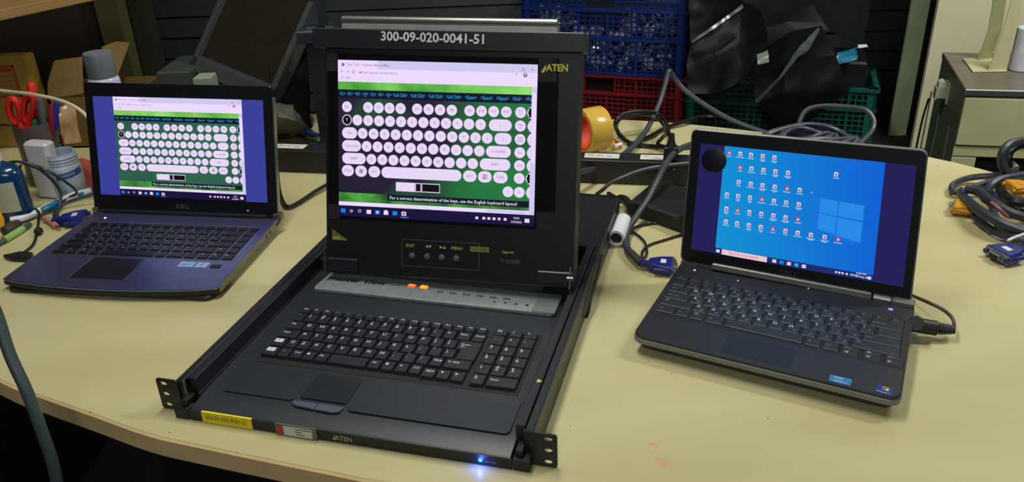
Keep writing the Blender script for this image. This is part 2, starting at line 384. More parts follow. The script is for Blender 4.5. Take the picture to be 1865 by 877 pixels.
    for u0, u1, v, s_ in ((.772, .883, .376, '\u2190'), (.02, .101, .459, 'Tab'), (.8, .883, .459, '['), (.02, .121, .541, 'Caps Lock'), (.76, .881, .541, '\u2190 ENTER'), (.02, .146, .622, 'SHIFT'), (.73, .88, .622, 'SHIFT'), (.018, .082, .702, 'CTRL'), (.09, .152, .702, ''), (.16, .222, .702, 'ALT'), (.229, .64, .702, ''), (.648, .715, .702, 'ALT'), (.722, .79, .702, ''), (.797, .868, .702, 'CTRL')):
        pill(u0, u1, v, D+.004, E_KEY); s_ and Tx(s_, (u0+u1)/2, v, .022)
    for i in (0, 1):
        for j in (0, 1): R(.112+i*.01, .12+i*.01, .69+j*.013, .701+j*.013, E_TXT, 4)
    for j in range(3): R(.745, .767, .688+j*.011, .694+j*.011, E_TXT, 4)
    R(.305, .404, .762, .82, E_KEY, 3); R(.406, .436, .762, .82, E_KEY, 3); R(.409, .433, .767, .815, E_KD, 3.5); R(.438, .532, .762, .82, E_KEY, 3); R(.441, .529, .767, .815, E_KD, 3.5)
    R(0, .975, .845, .905, E_GRD, 1); R(.26, .975, .845, .885, E_DK, 2)
    Tx('For a correct determination of the keys, use the English keyboard layout!', .272, .866, .029, E_WT, 4, 'LEFT')
    R(0, .99, .905, .93, E_W, 2); R(.77, .96, .91, .926, E_BAR, 3); R(.975, 1, .135, .93, E_BAR, 3.8); R(.978, .997, .17, .6, E_W, 4)
    R(0, 1, .93, 1, E_TASK, 4)
    for u, m in ((.024, E_BL), (.162, E_W), (.208, E_BL), (.253, E_W), (.3, E_BL), (.347, E_W)): R(u-.012, u+.012, .952, .978, m, 5)
    R(.33, .37, .985, .992, E_BL, 5); pill(.34, .354, .965, .014, E_RED, 5.5); Tx('o', .068, .962, .04, E_WT, 5); Tx('O', .113, .963, .03, E_WT, 5); R(.203, .213, .958, .97, E_W, 6)
    R(.248, .258, .947, .952, E_W, 5)
    for u in (.72, .755, .78, .805, .83, .86): R(u-.007, u+.007, .958, .974, E_W, 5)
    pill(.822, .832, .972, .012, E_RED, 5.5); Tx('10:21', .915, .955, .02, E_WT, 5); Tx('2/9/2563', .915, .98, .02, E_WT, 5); R(.955, .978, .955, .98, E_W, 5)

# ================================================================== KEYBOARD helper
def keyrow(x, y1, h, keys, gap=.0012):
    "yields x0,x1,y0,y1,legend"
    for w, lg in keys:
        yield (x+gap/2, x+w-gap/2, y1-h+gap/2, y1-gap/2, lg); x += w
def put_key(xf, k, z0, z1, m, parent, taper=.0014, b=.0):
    x0, x1, y0, y1 = k[:4]; mb = MB(xf)
    t = taper
    vs = [(x0, y0, z0), (x1, y0, z0), (x1, y1, z0), (x0, y1, z0),
          (x0+t, y0+t, z1-.0006), (x1-t, y0+t, z1-.0006), (x1-t, y1-t*.5, z1-.0006), (x0+t, y1-t*.5, z1-.0006),
          (x0+t+.0007, y0+t+.0007, z1), (x1-t-.0007, y0+t+.0007, z1), (x1-t-.0007, y1-t*.5-.0007, z1), (x0+t+.0007, y1-t*.5-.0007, z1)]
    fs = [(0, 3, 2, 1), (8, 9, 10, 11)]
    for a in (0, 4):
        for i in range(4): j = (i+1) % 4; fs.append((a+i, a+j, a+4+j, a+4+i))
    mb.add(vs, fs); return mb.build('key', m, parent, smooth=False)

# ================================================================== RACK CONSOLE (centre)
KX, KY, KYAW, KT, KHY = -.1967, .7332, -.2762, .2938, .3006
kf = frame((KX, KY, 0), KYAW)
KV = thing('rack_console', (KX+.08, KY+.3, 0), 'black slide-out rack console drawer with raised screen, in the centre of the table', 'console')
# tray
b = MB(kf)
prof = [(0, .001), (0, .0145), (.003, .0162), (.035, .0195), (.092, .0205), (.345, .0205), (.345, .001)]
b.rprism(prof, -.193, .193, TRAY, 0, lambda p: kf((p[2], p[0], p[1])))
tray = b.build('drawer_tray', TRAY, KV)
b = MB(kf); b.box(-.195, .195, -.0012, 0, .001, .0145, BLACKM)
b.build('front_face', BLACKM, tray)
# keyboard deck edges: raised palm patch and recess well
b = MB(kf); b.rprism(rrect(-.172, -.078, .034, .096, .006), .0198, .0212, None, .0004); b.rprism(rrect(-.008, .184, .030, .092, .006), .0198, .0214, None, .0004); b.build('palm_rest', mat('palm_rest_grey', (33, 39, 47), rough=.4, scale=160), tray)
b = MB(kf); b.rprism(rrect(-.0725, -.0135, .041, .0895, .003), .0202, .0216, None, .0003); b.build('touchpad', mat('touchpad_grey', (30, 35, 42), rough=.34), tray)
b = MB(kf); b.rprism([(-.0765, .029), (-.070, .0255), (-.046, .0235), (-.046, .0345), (-.0765, .0345)], .0195, .0222, None, .0006); b.build('touchpad_button', mat('button_grey', (74, 77, 92), rough=.4), tray)
b = MB(kf); b.rprism([(-.0452, .0235), (-.022, .0228), (-.015, .0255), (-.013, .0345), (-.0452, .0345)], .0195, .0222, None, .0006); b.build('touchpad_button', MATS['button_grey'], tray)
b = MB(kf); b.box(-.164, .176, .0975, .2265, .0185, .0212, None, .0006); kw = b.build('key_well', mat('key_well_black', (10, 11, 14), rough=.6), tray)
# keys
KW0, KY1 = -.1625, .2235
P = .018
krows = []
h0, h = .0145, .0205
krows += list(keyrow(KW0, KY1, h0, [(.0158, t_) for t_ in ('Esc', 'F1', 'F2', 'F3', 'F4', 'F5', 'F6', 'F7', 'F8', 'F9', 'F10', 'F11', 'F12', 'Prt', 'Pau', 'Ins', 'Del')]))
krows += list(keyrow(KW0, KY1-h0, h, [(.0155, '`')]+[(P, c) for c in '1234567890-=']+[(.0205, 'Back'), (.0185, 'NumL')]))
krows += list(keyrow(KW0, KY1-h0-h, h, [(.0235, 'Tab')]+[(P, c) for c in 'QWERTYUIOP[]']))
krows += list(keyrow(KW0, KY1-h0-2*h, h, [(.028, 'Caps')]+[(P, c) for c in "ASDFGHJKL;'"]+[(.018, '|')]))
krows += list(keyrow(KW0, KY1-h0-3*h, h, [(.0205, '#'), (.0165, '\u21e7')]+[(P, c) for c in 'ZXCVBNM,./']+[(.0176, 'PgUp'), (.036, '\u21e7 Shift')]))
krows += list(keyrow(KW0, KY1-h0-4*h, h, [(.0205, '#'), (.0175, 'Fn'), (.0172, 'Ctrl'), (.0172, '\u25a0'), (P, 'Alt'), (.053, ''), (P, 'Alt'), (P, '\u25a0'), (P, '\u2630'), (.0172, 'Ctrl')]))
krows += list(keyrow(KW0+.2150, KY1-h0-4*h-.003, h, [(.0185, 'PgDn'), (.0185, '\u25bc'), (.0185, '\u25ba')]))
e_ = MB(kf)
for q in ((.2401, .2700, KY1-h0-2*h+.0006, KY1-h0-h-.0006), (.2466, .2700, KY1-h0-3*h+.0006, KY1-h0-2*h+.0016)):
    e_.box(KW0+q[0], KW0+q[1], q[2], q[3], .0212, .0262, None, .0008)
e_.build('key', KEYM, tray)
NX = KW0+.2765; hn = .0214
for r_, (hh, ks) in enumerate([(h0, 'N/*'), (hn, '.+-'), (hn, '789'), (hn, '456'), (hn, '123')]):
    yy = KY1 if r_ == 0 else KY1-h0-(r_-1)*hn
    krows += list(keyrow(NX, yy, hh, [(.0197, c) for c in ks]))
krows += list(keyrow(NX, KY1-h0-4*hn, hn, [(.0197, '0'), (.0394, 'Enter')]))
lg = MB(kf)
lg.text('Enter', KW0+.2445, KY1-h0-h-.009, .0055, LEG, plane='xy', y=.0264); lg.text('\u2190', KW0+.2445, KY1-h0-h-.0145, .0075, LEG, plane='xy', y=.0264)
for k in krows:
    put_key(kf, k, .0212, .0262, KEYM, tray)
    s_ = k[4]; cx, cy = (k[0]+k[1])/2, (k[2]+k[3])/2
    if s_ == '#':
        lg.box(k[0]+.0035, k[1]-.0045, cy-.001, cy+.0065, .0262, .0264, WHITE); lg.text('ALT', k[0]+.006, cy+.003, .0035, INK, plane='xy', y=.02655)
    elif s_:
        col = LEGB if s_ in ('Fn', 'F3', 'F4', 'F5', 'F6') else LEG
        lg.text(s_, k[0]+.0042, cy+.0025, .0045 if s_ in '\u25a0\u25bc\u25ba\u2630' else .0078 if len(s_) == 1 else .0050, col, plane='xy', y=.0264)
        if s_ in '1234567890-=[]\\;\',./': lg.text({'1': '!', '2': '@', '3': '#', '4': '$', '5': '%', '6': '^', '7': '&', '8': '*', '9': '(', '0': ')'}.get(s_, '"'), k[0]+.0045, cy+.0075 if len(s_) == 1 else cy, .004, LEG, plane='xy', y=.0264)
lg.build('key_lettering', None, tray, smooth='flat')
# silver port strip
b = MB(kf); b.rprism([(-.1715, .2745), (.176, .2745), (.1815, .280), (.1815, .3245), (-.169, .3245), (-.174, .280)], .0203, .0262, None, .001); st = b.build('indicator_strip', SILVER, tray)
b = MB(kf); b.box(.150, .1815, .2748, .3242, .0262, .0266, None); b.build('clear_window', mat('clear_grey_window', (104, 116, 112), rough=.2), tray)
b = MB(kf); b.text('master view', -.164, .307, .0165, INK, plane='xy', y=.02645, sx=1.12, shear=.3, bold=.03); b.text('MAX-08', -.068, .305, .0045, INK, plane='xy', y=.02645)
for i in range(6):
    x0 = .0155+i*.0195; b.box(x0-.0095, x0+.001, .2985, .3005, .0262, .0266, INK); b.text('\u25b2' if False else '.', x0-.0045, .303, .008, INK, plane='xy', y=.0266)
for i in range(4):
    x0 = .094+i*.0155; b.lathe([(.0016+.0002*i, .0262), (.0016+.0002*i, .0268)], INK, lambda p, x0=x0: kf((p[0]+x0, p[1]+.2885, p[2])), 10); b.text('--', x0-.003, .294, .004, LEGD, plane='xy', y=.0266)
b.build('strip_lettering', None, tray, smooth='flat')
for i, c in enumerate(((255, 90, 20), (255, 150, 20))):
    b = MB(kf); x0 = -.0405+i*.0185; b.rprism(rrect(x0, x0+.0115, .3045, .3125, .002), .0255, .0272, None, .0005); b.build('lit_button', em('amber_button_%d' % i, c, 1.5), tray, 'lit amber button')
    b = MB(kf); b.text('00%d' % i, x0+.002, .3085, .0045, em('amber_button_bright', (255, 225, 120), 1.6), plane='xy', y=.0275); b.build('button_lettering', None, tray, smooth='flat')
# rails, ears, corner blocks
for s_ in (1, -1):
    X = lambda a, c: (min(a*s_, c*s_), max(a*s_, c*s_))
    b = MB(kf); b.box(*X(.1945, .2048), .021, .46, .022, .0435, None, .0008); b.box(*X(.1935, .2040), .021, .36, .0015, .0225, None, .0005); b.build('inner_rail', BLACK, KV)
    b = MB(kf); b.box(*X(.2062, .2160), .0135, .6377, .0, .0435, None, .0012); b.build('outer_rail', BLACK, KV)
    b = MB(kf); b.box(*X(.196, .2145), -.0015, .012, .0, .0155, None, .001); b.box(*X(.198, .206), .003, .02, .0155, .024, None, .0006); b.build('corner_block', BLACKM, KV)
    b = MB(kf)
    o_ = rrect(.2125, .2413, .001, .044, .003); o_ = [(x*s_, z_) for x, z_ in o_]
    holes = [[(s_*(.2318+.0042*cos(a)*1.15), zc+.0030*sin(a)) for a in [2*pi*i/14 for i in range(14)]] for zc in (.0072, .0225, .0375)]
    plate_holes(o_, holes, .0112, .0135, b, kf)
    b.build('mounting_ear', BLACK, KV)
    b = MB(kf); b.box(*X(.2045, .2082), .0138, .0168, .008, .042, None); b.build('slide_strip', STEEL if s_ < 0 else BLACKM, KV)
b = MB(kf)
b.tube([kf(p) for p in ((.2185, .305, .006), (.2205, .315, .012), (.2205, .345, .026), (.2185, .44, .034))], .0022, None, 6); b.build('release_wire', BLACKM, KV)
# rear chassis
b = MB(kf); b.box(-.2062, .2062, .4476, .6377, .0, .0432, None, .001); b.build('rear_chassis', BLACK, KV)
b = MB(kf); b.box(-.193, .193, .345, .4476, .001, .012, None); b.build('drawer_floor', BLACKM, KV)
b = MB(kf); b.box(-.2, .215, .637, .6395, .03, .0445); b.build('chassis_lip', BLACK, KV)
for x0, x1 in ((-.19, -.143), (.152, .194)):
    b = MB(kf); b.box(x0, x1, .335, .352, .012, .041, None, .002); b.cyl(kf((x0, .343, .034)), kf((x1, .343, .034)), .0055, None, 12); b.build('hinge_block', BLACK, KV)
# lid
kact = bil((-.147, .140, .106, .3225), [(-.1485, .3214), (.1375, .3236), (.142, .1099), (-.1459, .1024)])
def klid(p):
    u, s = kact(p[0], p[2]); n = p[1]
    return kf((u, KHY+s*sin(KT)+n*cos(KT), .02+s*cos(KT)-n*sin(KT)))
b = MB(klid); b.box(-.167, .196, .0, .03, .022, .343, None, .002); lid = b.build('monitor_lid', LIDK, KV)
b = MB(klid); b.box(-.183, .201, -.006, .034, .3385, .3645, None, .0015); b.build('top_bar', BLACK, lid)
b = MB(klid); b.box(-.1635, .1685, -.0006, .001, .1015, .331, None); b.build('screen_surround', GLASS, lid)
for q in ((-.1638, -.1475, .307, .331), (.1415, .1655, .300, .331), (-.1638, -.146, .101, .122), (.1435, .171, .101, .126)):
    b = MB(klid); b.box(q[0], q[1], -.0009, 0, q[2], q[3], None); b.build('clear_tape', mat('clear_tape_over_black', (44, 44, 50), rough=.18), lid)
X0, X1, Z0, Z1 = -.147, .140, .106, .3225
sx = lambda p: klid((X0+(X1-X0)*p[0], -.0008-p[1]*.00012, Z1-(Z1-Z0)*p[2]))
b = MB(sx); page(b, sx, E_BG); b.build('screen_picture', None, lid, smooth='flat', label='lit screen showing a round-key keyboard test page')
b = MB(klid)
b.cyl(klid((-.143, .008, .3765)), klid((.163, .008, .3765)), .0058, None, 20); b.build('silver_tube', ALU, lid)
b = MB(klid); b.box(-.1425, .163, .003, .02, .3645, .3715, None, .0006); b.build('handle_base', mat('pale_grey_metal', (150, 152, 146), rough=.45, metal=.3), lid)
b = MB(klid); b.text('300-09-020-0041-51', -.0805, .3545, .0172, mat('white_marker', (206, 214, 208), rough=.7), y=-.0066, sx=1.06, ang=-.012, bold=.022)
b.build('marker_lettering', None, lid, smooth='flat')
b = MB(klid); b.text('ATEN', .1515, .3185, .0125, YPRINT, y=-.0012, sx=.92, bold=.03); b.add([(.1445, -.0012, .3125), (.1485, -.0012, .3125), (.1515, -.0012, .3185), (.1505, -.0012, .3225)], [(0, 1, 2, 3)], YPRINT)
b.build('yellow_maker_mark', None, lid, smooth='flat')
b = MB(klid)
for (x0, x1, z0, z1) in ((-.0505, .0635, .0770, .0773), (-.0505, .0635, .0390, .0393), (-.0505, -.0502, .039, .077), (.0632, .0635, .039, .077)): b.add([(x0, -.0004, z0), (x1, -.0004, z0), (x1, -.0004, z1), (x0, -.0004, z1)], [(0, 1, 2, 3)], LEGD)
b.text('EXIT', -.044, .0685, .0062, YPRINT, y=-.0004); b.text('\u25c4\u25bc', -.0155, .0685, .005, YPRINT, y=-.0004); b.text('\u25ba\u25b2', .0055, .0685, .005, YPRINT, y=-.0004); b.text('MENU', .0225, .0685, .0062, YPRINT, y=-.0004)
b.add([(.0505, -.0004, .0655), (.0775, -.0004, .0655), (.0775, -.0004, .0725), (.0505, -.0004, .0725)], [(0, 1, 2, 3)], mat('olive_print', (126, 124, 50), rough=.6)); b.text('LCD OSD', .052, .069, .0055, INK, y=-.0007)
b.text('Upgrade', .0955, .0675, .005, YPRINT, y=-.0004)
b.build('panel_lettering', None, lid, smooth='flat')
b = MB(klid)
# stepped yellow triangle mark
for i in range(7):
    for j in range(7-i):
        q = .0018 if i > 1 else .0021
        b.add([(-.158+j*.0033, -.0004, .0705+i*.0022), (-.158+j*.0033+q*1.5, -.0004, .0705+i*.0022), (-.158+j*.0033+q*1.5, -.0004, .0705+i*.0022+q), (-.158+j*.0033, -.0004, .0705+i*.0022+q)], [(0, 1, 2, 3)], MATS['olive_print'])
b.text('OSD', -.157, .0735, .0055, YPRINT, y=-.0006)
b.build('yellow_triangle_mark', None, lid, smooth='flat')
for x in (-.0351, -.0128, .0088, .0304):
    b = MB(); b.lathe([(.0044, 0), (.0042, .0012), (.003, .0018)], None, axes(klid((x, 0, .0545)), klid((x, -1, .0545))-klid((x, 0, .0545))), 16); b.build('round_button', mat('grey_rubber_button', (84, 86, 96), rough=.5), lid)
b = MB(klid); b.box(.1015, .1215, -.0006, 0, .051, .0575, None); b.box(.094, .0995, -.0003, .001, .053, .0575, None); b.build('upgrade_port', mat('olive_print_dim', (52, 52, 34), rough=.5), lid)
for x0, x1, q in ((-.1655, -.118, .026), (.147, .1955, .029)):
    b = MB(klid); b.box(x0, x1, -.003, .004, q, .0445, None, .0015); b.build('hinge_cover', BLACK, lid)
b = MB(klid); b.box(.1915, .1935, -.008, -.003, .022, .052, None); b.cyl(klid((.1885, -.006, .037)), klid((.1965, -.006, .037)), .0028, None, 10); b.build('hinge_screw', STEEL, lid)
b = MB(klid); b.box(-.1675, -.166, -.008, -.003, .022, .052, None); b.build('hinge_screw', STEEL, lid)
# front labels and led
b = MB(kf); b.box(-.178, -.1125, -.0018, -.0012, .0008, .0142, YEL); b.box(-.178, -.1125, -.0016, .004, .0148, .0152, YEL); lb = b.build('yellow_label', None, tray)
b = MB(kf); b.text('300-09-020-0041-51', -.1735, .0085, .0085, mat('faded_ink', (70, 62, 24), rough=.6), y=-.0020, sx=.78); b.build('label_lettering', None, tray, smooth='flat')
b = MB(kf); b.box(-.0815, -.0305, -.003, -.0012, -.0, .0165, mat('clear_label_holder', (92, 96, 84), rough=.2)); b.box(-.0795, -.073, -.0034, -.003, .003, .0135, RED); b.box(-.0715, -.036, -.0034, -.003, .0018, .0145, PAPER)
for i, w in enumerate((.02, .009, .012)): b.box(-.057, -.057+w, -.0036, -.0034, .0118-i*.0036, .0126-i*.0036, INK)
b.build('label_holder', None, tray)
b = MB(kf); b.text('ATEN', -.0085, .0078, .0095, mat('silver_print', (140, 146, 146), rough=.5), y=-.0018, sx=.85, bold=.03); b.add([(-.0125, -.0018, .0045), (-.0095, -.0018, .0045), (-.0075, -.0018, .0085), (-.0082, -.0018, .0112)], [(0, 1, 2, 3)], MATS['silver_print']); b.build('silver_maker_mark', None, tray, smooth='flat')
b = MB(); b.lathe([(.0024, 0), (.0022, .001), (.0008, .0018)], None, axes(kf((.1605, -.0012, .0078)), kf((.1605, -1, .0078))-kf((.1605, 0, .0078))), 14); b.build('power_led', em('blue_led', (30, 70, 255), 14), tray, 'glowing blue power light')
b = MB(kf); b.text('POWER', .166, .0065, .0035, LEGD, y=-.0015); b.text('\u25ba', .1985, .1, .008, YPRINT, plane='xy', y=.0438); b.build('power_lettering', None, tray, smooth='flat')
ll = bpy.data.lights.new('power_led_glow', 'POINT'); ll.energy = .022; ll.color = (.05, .12, 1); ll.shadow_soft_size = .002; lo = bpy.data.objects.new('power_led_glow', ll); lo.location = kf((.1605, -.006, .008)); COL.objects.link(lo)

# ================================================================== LAPTOPS
def laptop_frames(x, y, yaw, tilt, zr, zf, dep, basecorners, basenom, lidnom, lidcorners):
    fr = frame((x, y, 0), yaw)
    bb = bil(basenom, basecorners)
    def base(p):
        u, v = bb(p[0], p[1]); t = min(1.2, max(-.2, -v/dep)); return fr((u, v, zr+(zf-zr)*t+p[2]))
    lb_ = bil(lidnom, lidcorners)
    def lidf(p):
        u, s = lb_(p[0], p[2]); n = p[1]
        return fr((u, s*sin(tilt)+n*cos(tilt), zr+s*cos(tilt)-n*sin(tilt)))
    return fr, base, lidf

# ---- right laptop
fr, rb, rl = laptop_frames(.3777, .9932, -.4619, .1861, .034, .029, .2084,
    [(-.1506, .0028), (.1596, -.0078), (.1542, -.2119), (-.1582, -.1976)], (-.1526, .1526, -.2045, -.0025),
    (-.1383, .1383, .0228, .1784), [(-.1403, .1773), (.1319, .1809), (.1425, .0213), (-.1372, .0248)])
LR = thing('laptop', (.3777, .9, 0), 'dark grey laptop on the right with a blue desktop on its screen', 'laptop')
b = MB(rb); b.rprism(rrect(-.1526, .1526, -.2045, .008, .012, rs=(.013, .013, .006, .006)), -.0052, 0, None, .0012); deck = b.build('keyboard_deck', mat('graphite_soft_deck', (22, 26, 33), rough=.5, scale=240, bump=.05), LR)
b = MB(rb); b.rprism(rrect(-.1536, .1536, -.2055, .009, .012, rs=(.013, .013, .006, .006)), -.0125, -.0035, None, .0018); b.build('metal_side_band', GREYM, LR)
b = MB(rb); b.rprism(rrect(-.148, .148, -.196, .005, .012), -.0235, -.012, None, .002)
b.build('bottom_shell', BLACKM, LR)
for (x, y) in ((-.125, -.165), (.125, -.165), (-.13, -.02), (.13, -.02)):
    b = MB(); p = rb((x, y, -.0235)); b.lathe([(.006, 0), (.007, p.z-.0002)], None, frame((p.x, p.y, .0001)), 12); b.build('rubber_foot', BLACKM, LR)
# keys right laptop
P = .0193; x0 = -.1455; yt = -.0405
kr = []; hh = .0182
tops = [(.0182, t_) for t_ in ('Esc', 'F1', 'F2', 'F3', 'F4', 'F5', 'F6', 'F7', 'F8', 'F9', 'F10', 'F11', 'F12', 'Prt', 'Ins', 'Del')]
kr += list(keyrow(x0, yt, .0112, tops))
kr += list(keyrow(x0, yt-.0112, hh, [(P, c) for c in '`1234567890-=']+[(.0405, 'Backspace')]))
kr += list(keyrow(x0, yt-.0112-hh, hh, [(.029, 'Tab')]+[(P, c) for c in 'QWERTYUIOP[]']+[(.0305, '\\')]))
kr += list(keyrow(x0, yt-.0112-2*hh, hh, [(.034, 'Caps Lock')]+[(P, c) for c in "ASDFGHJKL;'"]+[(.0448, 'Enter')]))
kr += list(keyrow(x0, yt-.0112-3*hh, hh, [(.0435, '\u21e7')]+[(P, c) for c in 'ZXCVBNM,./']+[(.0553, '\u21e7')]))
kr += list(keyrow(x0, yt-.0112-4*hh, hh, [(.026, 'Ctrl'), (P, 'Fn'), (P, '\u25a6'), (.0245, 'Alt'), (.0965, ''), (.0205, 'Alt'), (.0205, 'Ctrl')]))
for i, (a, c) in enumerate((('PgUp', '\u25c4'), ('\u25b2', '\u25bc'), ('PgDn', '\u25ba'))):
    kr += list(keyrow(x0+.2267+i*.0238, yt-.0112-4*hh-.001, .0095, [(.0228, a)])); kr += list(keyrow(x0+.2267+i*.0238, yt-.0112-4*hh-.0110, .0095, [(.0228, c)]))
THAI = dict(zip("1234567890-=QWERTYUIOP[]ASDFGHJKL;'ZXCVBNM,./", "ๅ/_ภถุึคตจขชๆไำพะัีรนยบลฟหกดเ้่าสวงผปแอิืทมใฝ"))
lg = MB(rb)
b = MB(rb); b.box(x0-.0015, x0+.2985, yt-.0112-5*hh-.0045, yt+.0015, -.0006, .0002, None); b.build('key_well', MATS['key_well_black'], deck)
sheen_strips = MB(rb)
for k in kr:
    put_key(rb, k, .0002, .0026, KEYR, deck, .0011); s_ = k[4]; cx, cy = (k[0]+k[1])/2, (k[2]+k[3])/2
    if s_:
        lg.text(s_, k[0]+.0035, cy+.0035 if len(s_) == 1 and k[3]-k[2] > .014 else cy, .0066 if len(s_) == 1 else .0034, LEG if len(s_) == 1 and s_.isalpha() else LEGD, plane='xy', y=.0028)
        if s_ in THAI: lg.text(THAI[s_], k[1]-.0085, cy-.003, .0058, LEGD, plane='xy', y=.0028)
    if k[3]-k[2] > .014: sheen_strips.box(k[0]+.0012, k[1]-.0012, k[2]+.0001, k[2]+.0010, .0012, .0020, None)
sheen_strips.build('key_sheen_strip', mat('painted_key_sheen', (92, 100, 106), rough=.35), deck)  # pale strips paint the light caught by the keys' front edges
lg.build('key_lettering', None, deck, smooth='flat')
b = MB(rb); b.rprism(rrect(-.045, .034, -.196, -.1525, .003), -.0003, .0004, None, .0002); b.build('touchpad', mat('touchpad_dark', (20, 23, 29), rough=.42), deck)
b = MB(rb); b.box(-.0035, -.003, -.204, -.1975, -.0001, .0006, None); b.build('palm_seam', INK, deck)
b = MB(rb); b.box(.0785, .1015, -.2065+.004, -.1895, .0001, .0005, mat('blue_sticker', (50, 120, 170), rough=.3)); b.text('intel', .083, -.1925, .0055, WHITE, plane='xy', y=.0007); b.text('CORE i5', .083, -.1995, .004, WHITE, plane='xy', y=.0007); b.build('blue_sticker', None, deck, smooth='flat')
b = MB(rb); b.box(.1265, .1445, -.2025, -.187, .0001, .0005, mat('navy_sticker', (24, 54, 110), rough=.3))
for i, c in enumerate(((210, 60, 30), (60, 160, 60), (40, 120, 220), (240, 190, 40))): 
    xx = .133+(i % 2)*.0036; yy = -.1915-(i//2)*.0036; b.box(xx, xx+.0032, yy, yy+.0032, .0005, .0007, mat('logo_patch_%d' % i, c, rough=.4))
b.text('Windows 7', .1275, -.1995, .003, WHITE, plane='xy', y=.0007); b.build('navy_sticker', None, deck, smooth='flat')
# hinge line
for q in ((-.152, -.128), (.1255, .1525)): b = MB(rb); b.box(q[0], q[1], -.004, .010, -.004, .0065, None, .002); b.build('hinge_end', GREYM, LR)
for q in ((-.1265, -.1075), (.1035, .1245)): b = MB(rb); b.cyl(rb((q[0], .002, .0015)), rb((q[1], .002, .0015)), .0052, None, 14); b.build('chrome_hinge', ALU, LR)
b = MB(rl); b.box(-.106, .102, -.006, .004, -.001, .0085, None, .0015); b.build('hinge_bar', GREYM, LR)
b = MB(rl); b.rprism(rrect(-.1530, .1500, .001, .1985, .009), 0, .0085, None, .0012, lambda p: rl((p[0], p[2], p[1]))); rlid = b.build('lid', GREYM, LR)
b = MB(rl); b.rprism(rrect(-.1512, .1482, .003, .1967, .008), -.0008, .0005, None, .0004, lambda p: rl((p[0], p[2], p[1]))); b.build('screen_surround', mat('matte_black_bezel', (12, 13, 20), rough=.35), rlid)
# desktop picture; gradient is the wallpaper's own picture
def wallpaper():
    m = bpy.data.materials.new('blue_wallpaper'); m.use_nodes = True; nt = m.node_tree; p = nt.nodes['Principled BSDF']
    tc = nt.nodes.new('ShaderNodeTexCoord'); mp = nt.nodes.new('ShaderNodeMapping'); gr = nt.nodes.new('ShaderNodeTexGradient'); rp = nt.nodes.new('ShaderNodeValToRGB')
    mp.inputs['Rotation'].default_value = (0, radians(20), .4619); mp.inputs['Location'].default_value = (.35, 0, 0); mp.inputs['Scale'].default_value = (3.6, 1, 1)
    nt.links.new(tc.outputs['Object'], mp.inputs[0]); nt.links.new(mp.outputs[0], gr.inputs[0]); nt.links.new(gr.outputs[0], rp.inputs[0])
    e = rp.color_ramp.elements; e[0].position = .0; e[1].position = .8; e[0].color = (*lin((14, 150, 215)), 1); e[1].color = (*lin((8, 82, 214)), 1)
    p.inputs['Base Color'].default_value = (0, 0, 0, 1); p.inputs['Roughness'].default_value = .3
    nt.links.new(rp.outputs[0], p.inputs['Emission Color']); p.inputs['Emission Strength'].default_value = .95
    return m
E_DESK = wallpaper(); E_PUR = em('letterbox_navy', (34, 30, 92), .9); E_PURL = em('letterbox_blue', (60, 66, 158), .9); E_PINK = em('search_box_pink', (236, 196, 206)); E_TB = em('taskbar_navy', (26, 40, 110)); E_LGT = em('window_logo_light', (36, 138, 228)); E_IC = em('icon_pale', (214, 210, 236)); E_ICR = em('icon_red', (200, 60, 70)); E_GLOW = em('window_beam', (20, 112, 222)); E_LBL = em('icon_label', (170, 200, 235))
A0, A1, B0, B1 = -.1383, .1383, .0228, .1784
b = MB(rl)
def q4(x0, x1, z0, z1, m, l): b.add([(x0, -.0008-l*.00012, z0), (x1, -.0008-l*.00012, z0), (x1, -.0008-l*.00012, z1), (x0, -.0008-l*.00012, z1)], [(0, 1, 2, 3)], m, rl)
q4(A0, -.1045, B0, B1, E_PUR, 1); q4(.1015, A1, B0, B1, E_PUR, 1)
D0, D1 = -.1045, .1015; DW = D1-D0; DH = B1-B0
dx = lambda u: D0+DW*u
dz = lambda v: B1-DH*v
q4(D0, D1, B0, B1, E_DESK, 1)
q4(D0, D1, B0, dz(.945), E_TB, 2); q4(dx(.045), dx(.345), dz(.998), dz(.948), E_PINK, 3); q4(dx(.008), dx(.03), dz(.985), dz(.96), E_WT, 3)
b.text('Type here to search', dx(.09), dz(.972), .005, E_TXT, rl, y=-.0014)
for i, m_ in enumerate((E_IC, E_BL, E_PINK, E_CY, E_IC)): q4(dx(.38+i*.047), dx(.405+i*.047), dz(.988), dz(.958), m_, 3)
for u in (.78, .8, .82, .845): q4(dx(u-.006), dx(u+.006), dz(.98), dz(.965), E_WT, 3)
b.text('ENG', dx(.865), dz(.972), .0042, E_WT, rl, y=-.0013); b.text('9:49 PM\n30-Sep-20', dx(.9), dz(.962), .0038, E_WT, rl, y=-.0013); q4(dx(.97), dx(.99), dz(.985), dz(.96), E_IC, 3)
# window mark
b.add([(dx(u), -.0010, dz(v)) for u, v in ((.0+.62, .40), (.87, .345+.07), (.87, .72), (.62, .60))], [(0, 3, 2, 1)], E_GLOW, rl)
for (u0, u1, a0, a1, c0, c1) in ((.64, .748, .355, .362, .478, .487), (.756, .905, .362, .372, .487, .497), (.64, .748, .488, .50, .622, .648), (.756, .905, .502, .512, .652, .688)):
    b.add([(dx(u0), -.0012, dz(c0)), (dx(u1), -.0012, dz(c1)), (dx(u1), -.0012, dz(a1)), (dx(u0), -.0012, dz(a0))], [(0, 1, 2, 3)], E_LGT, rl)
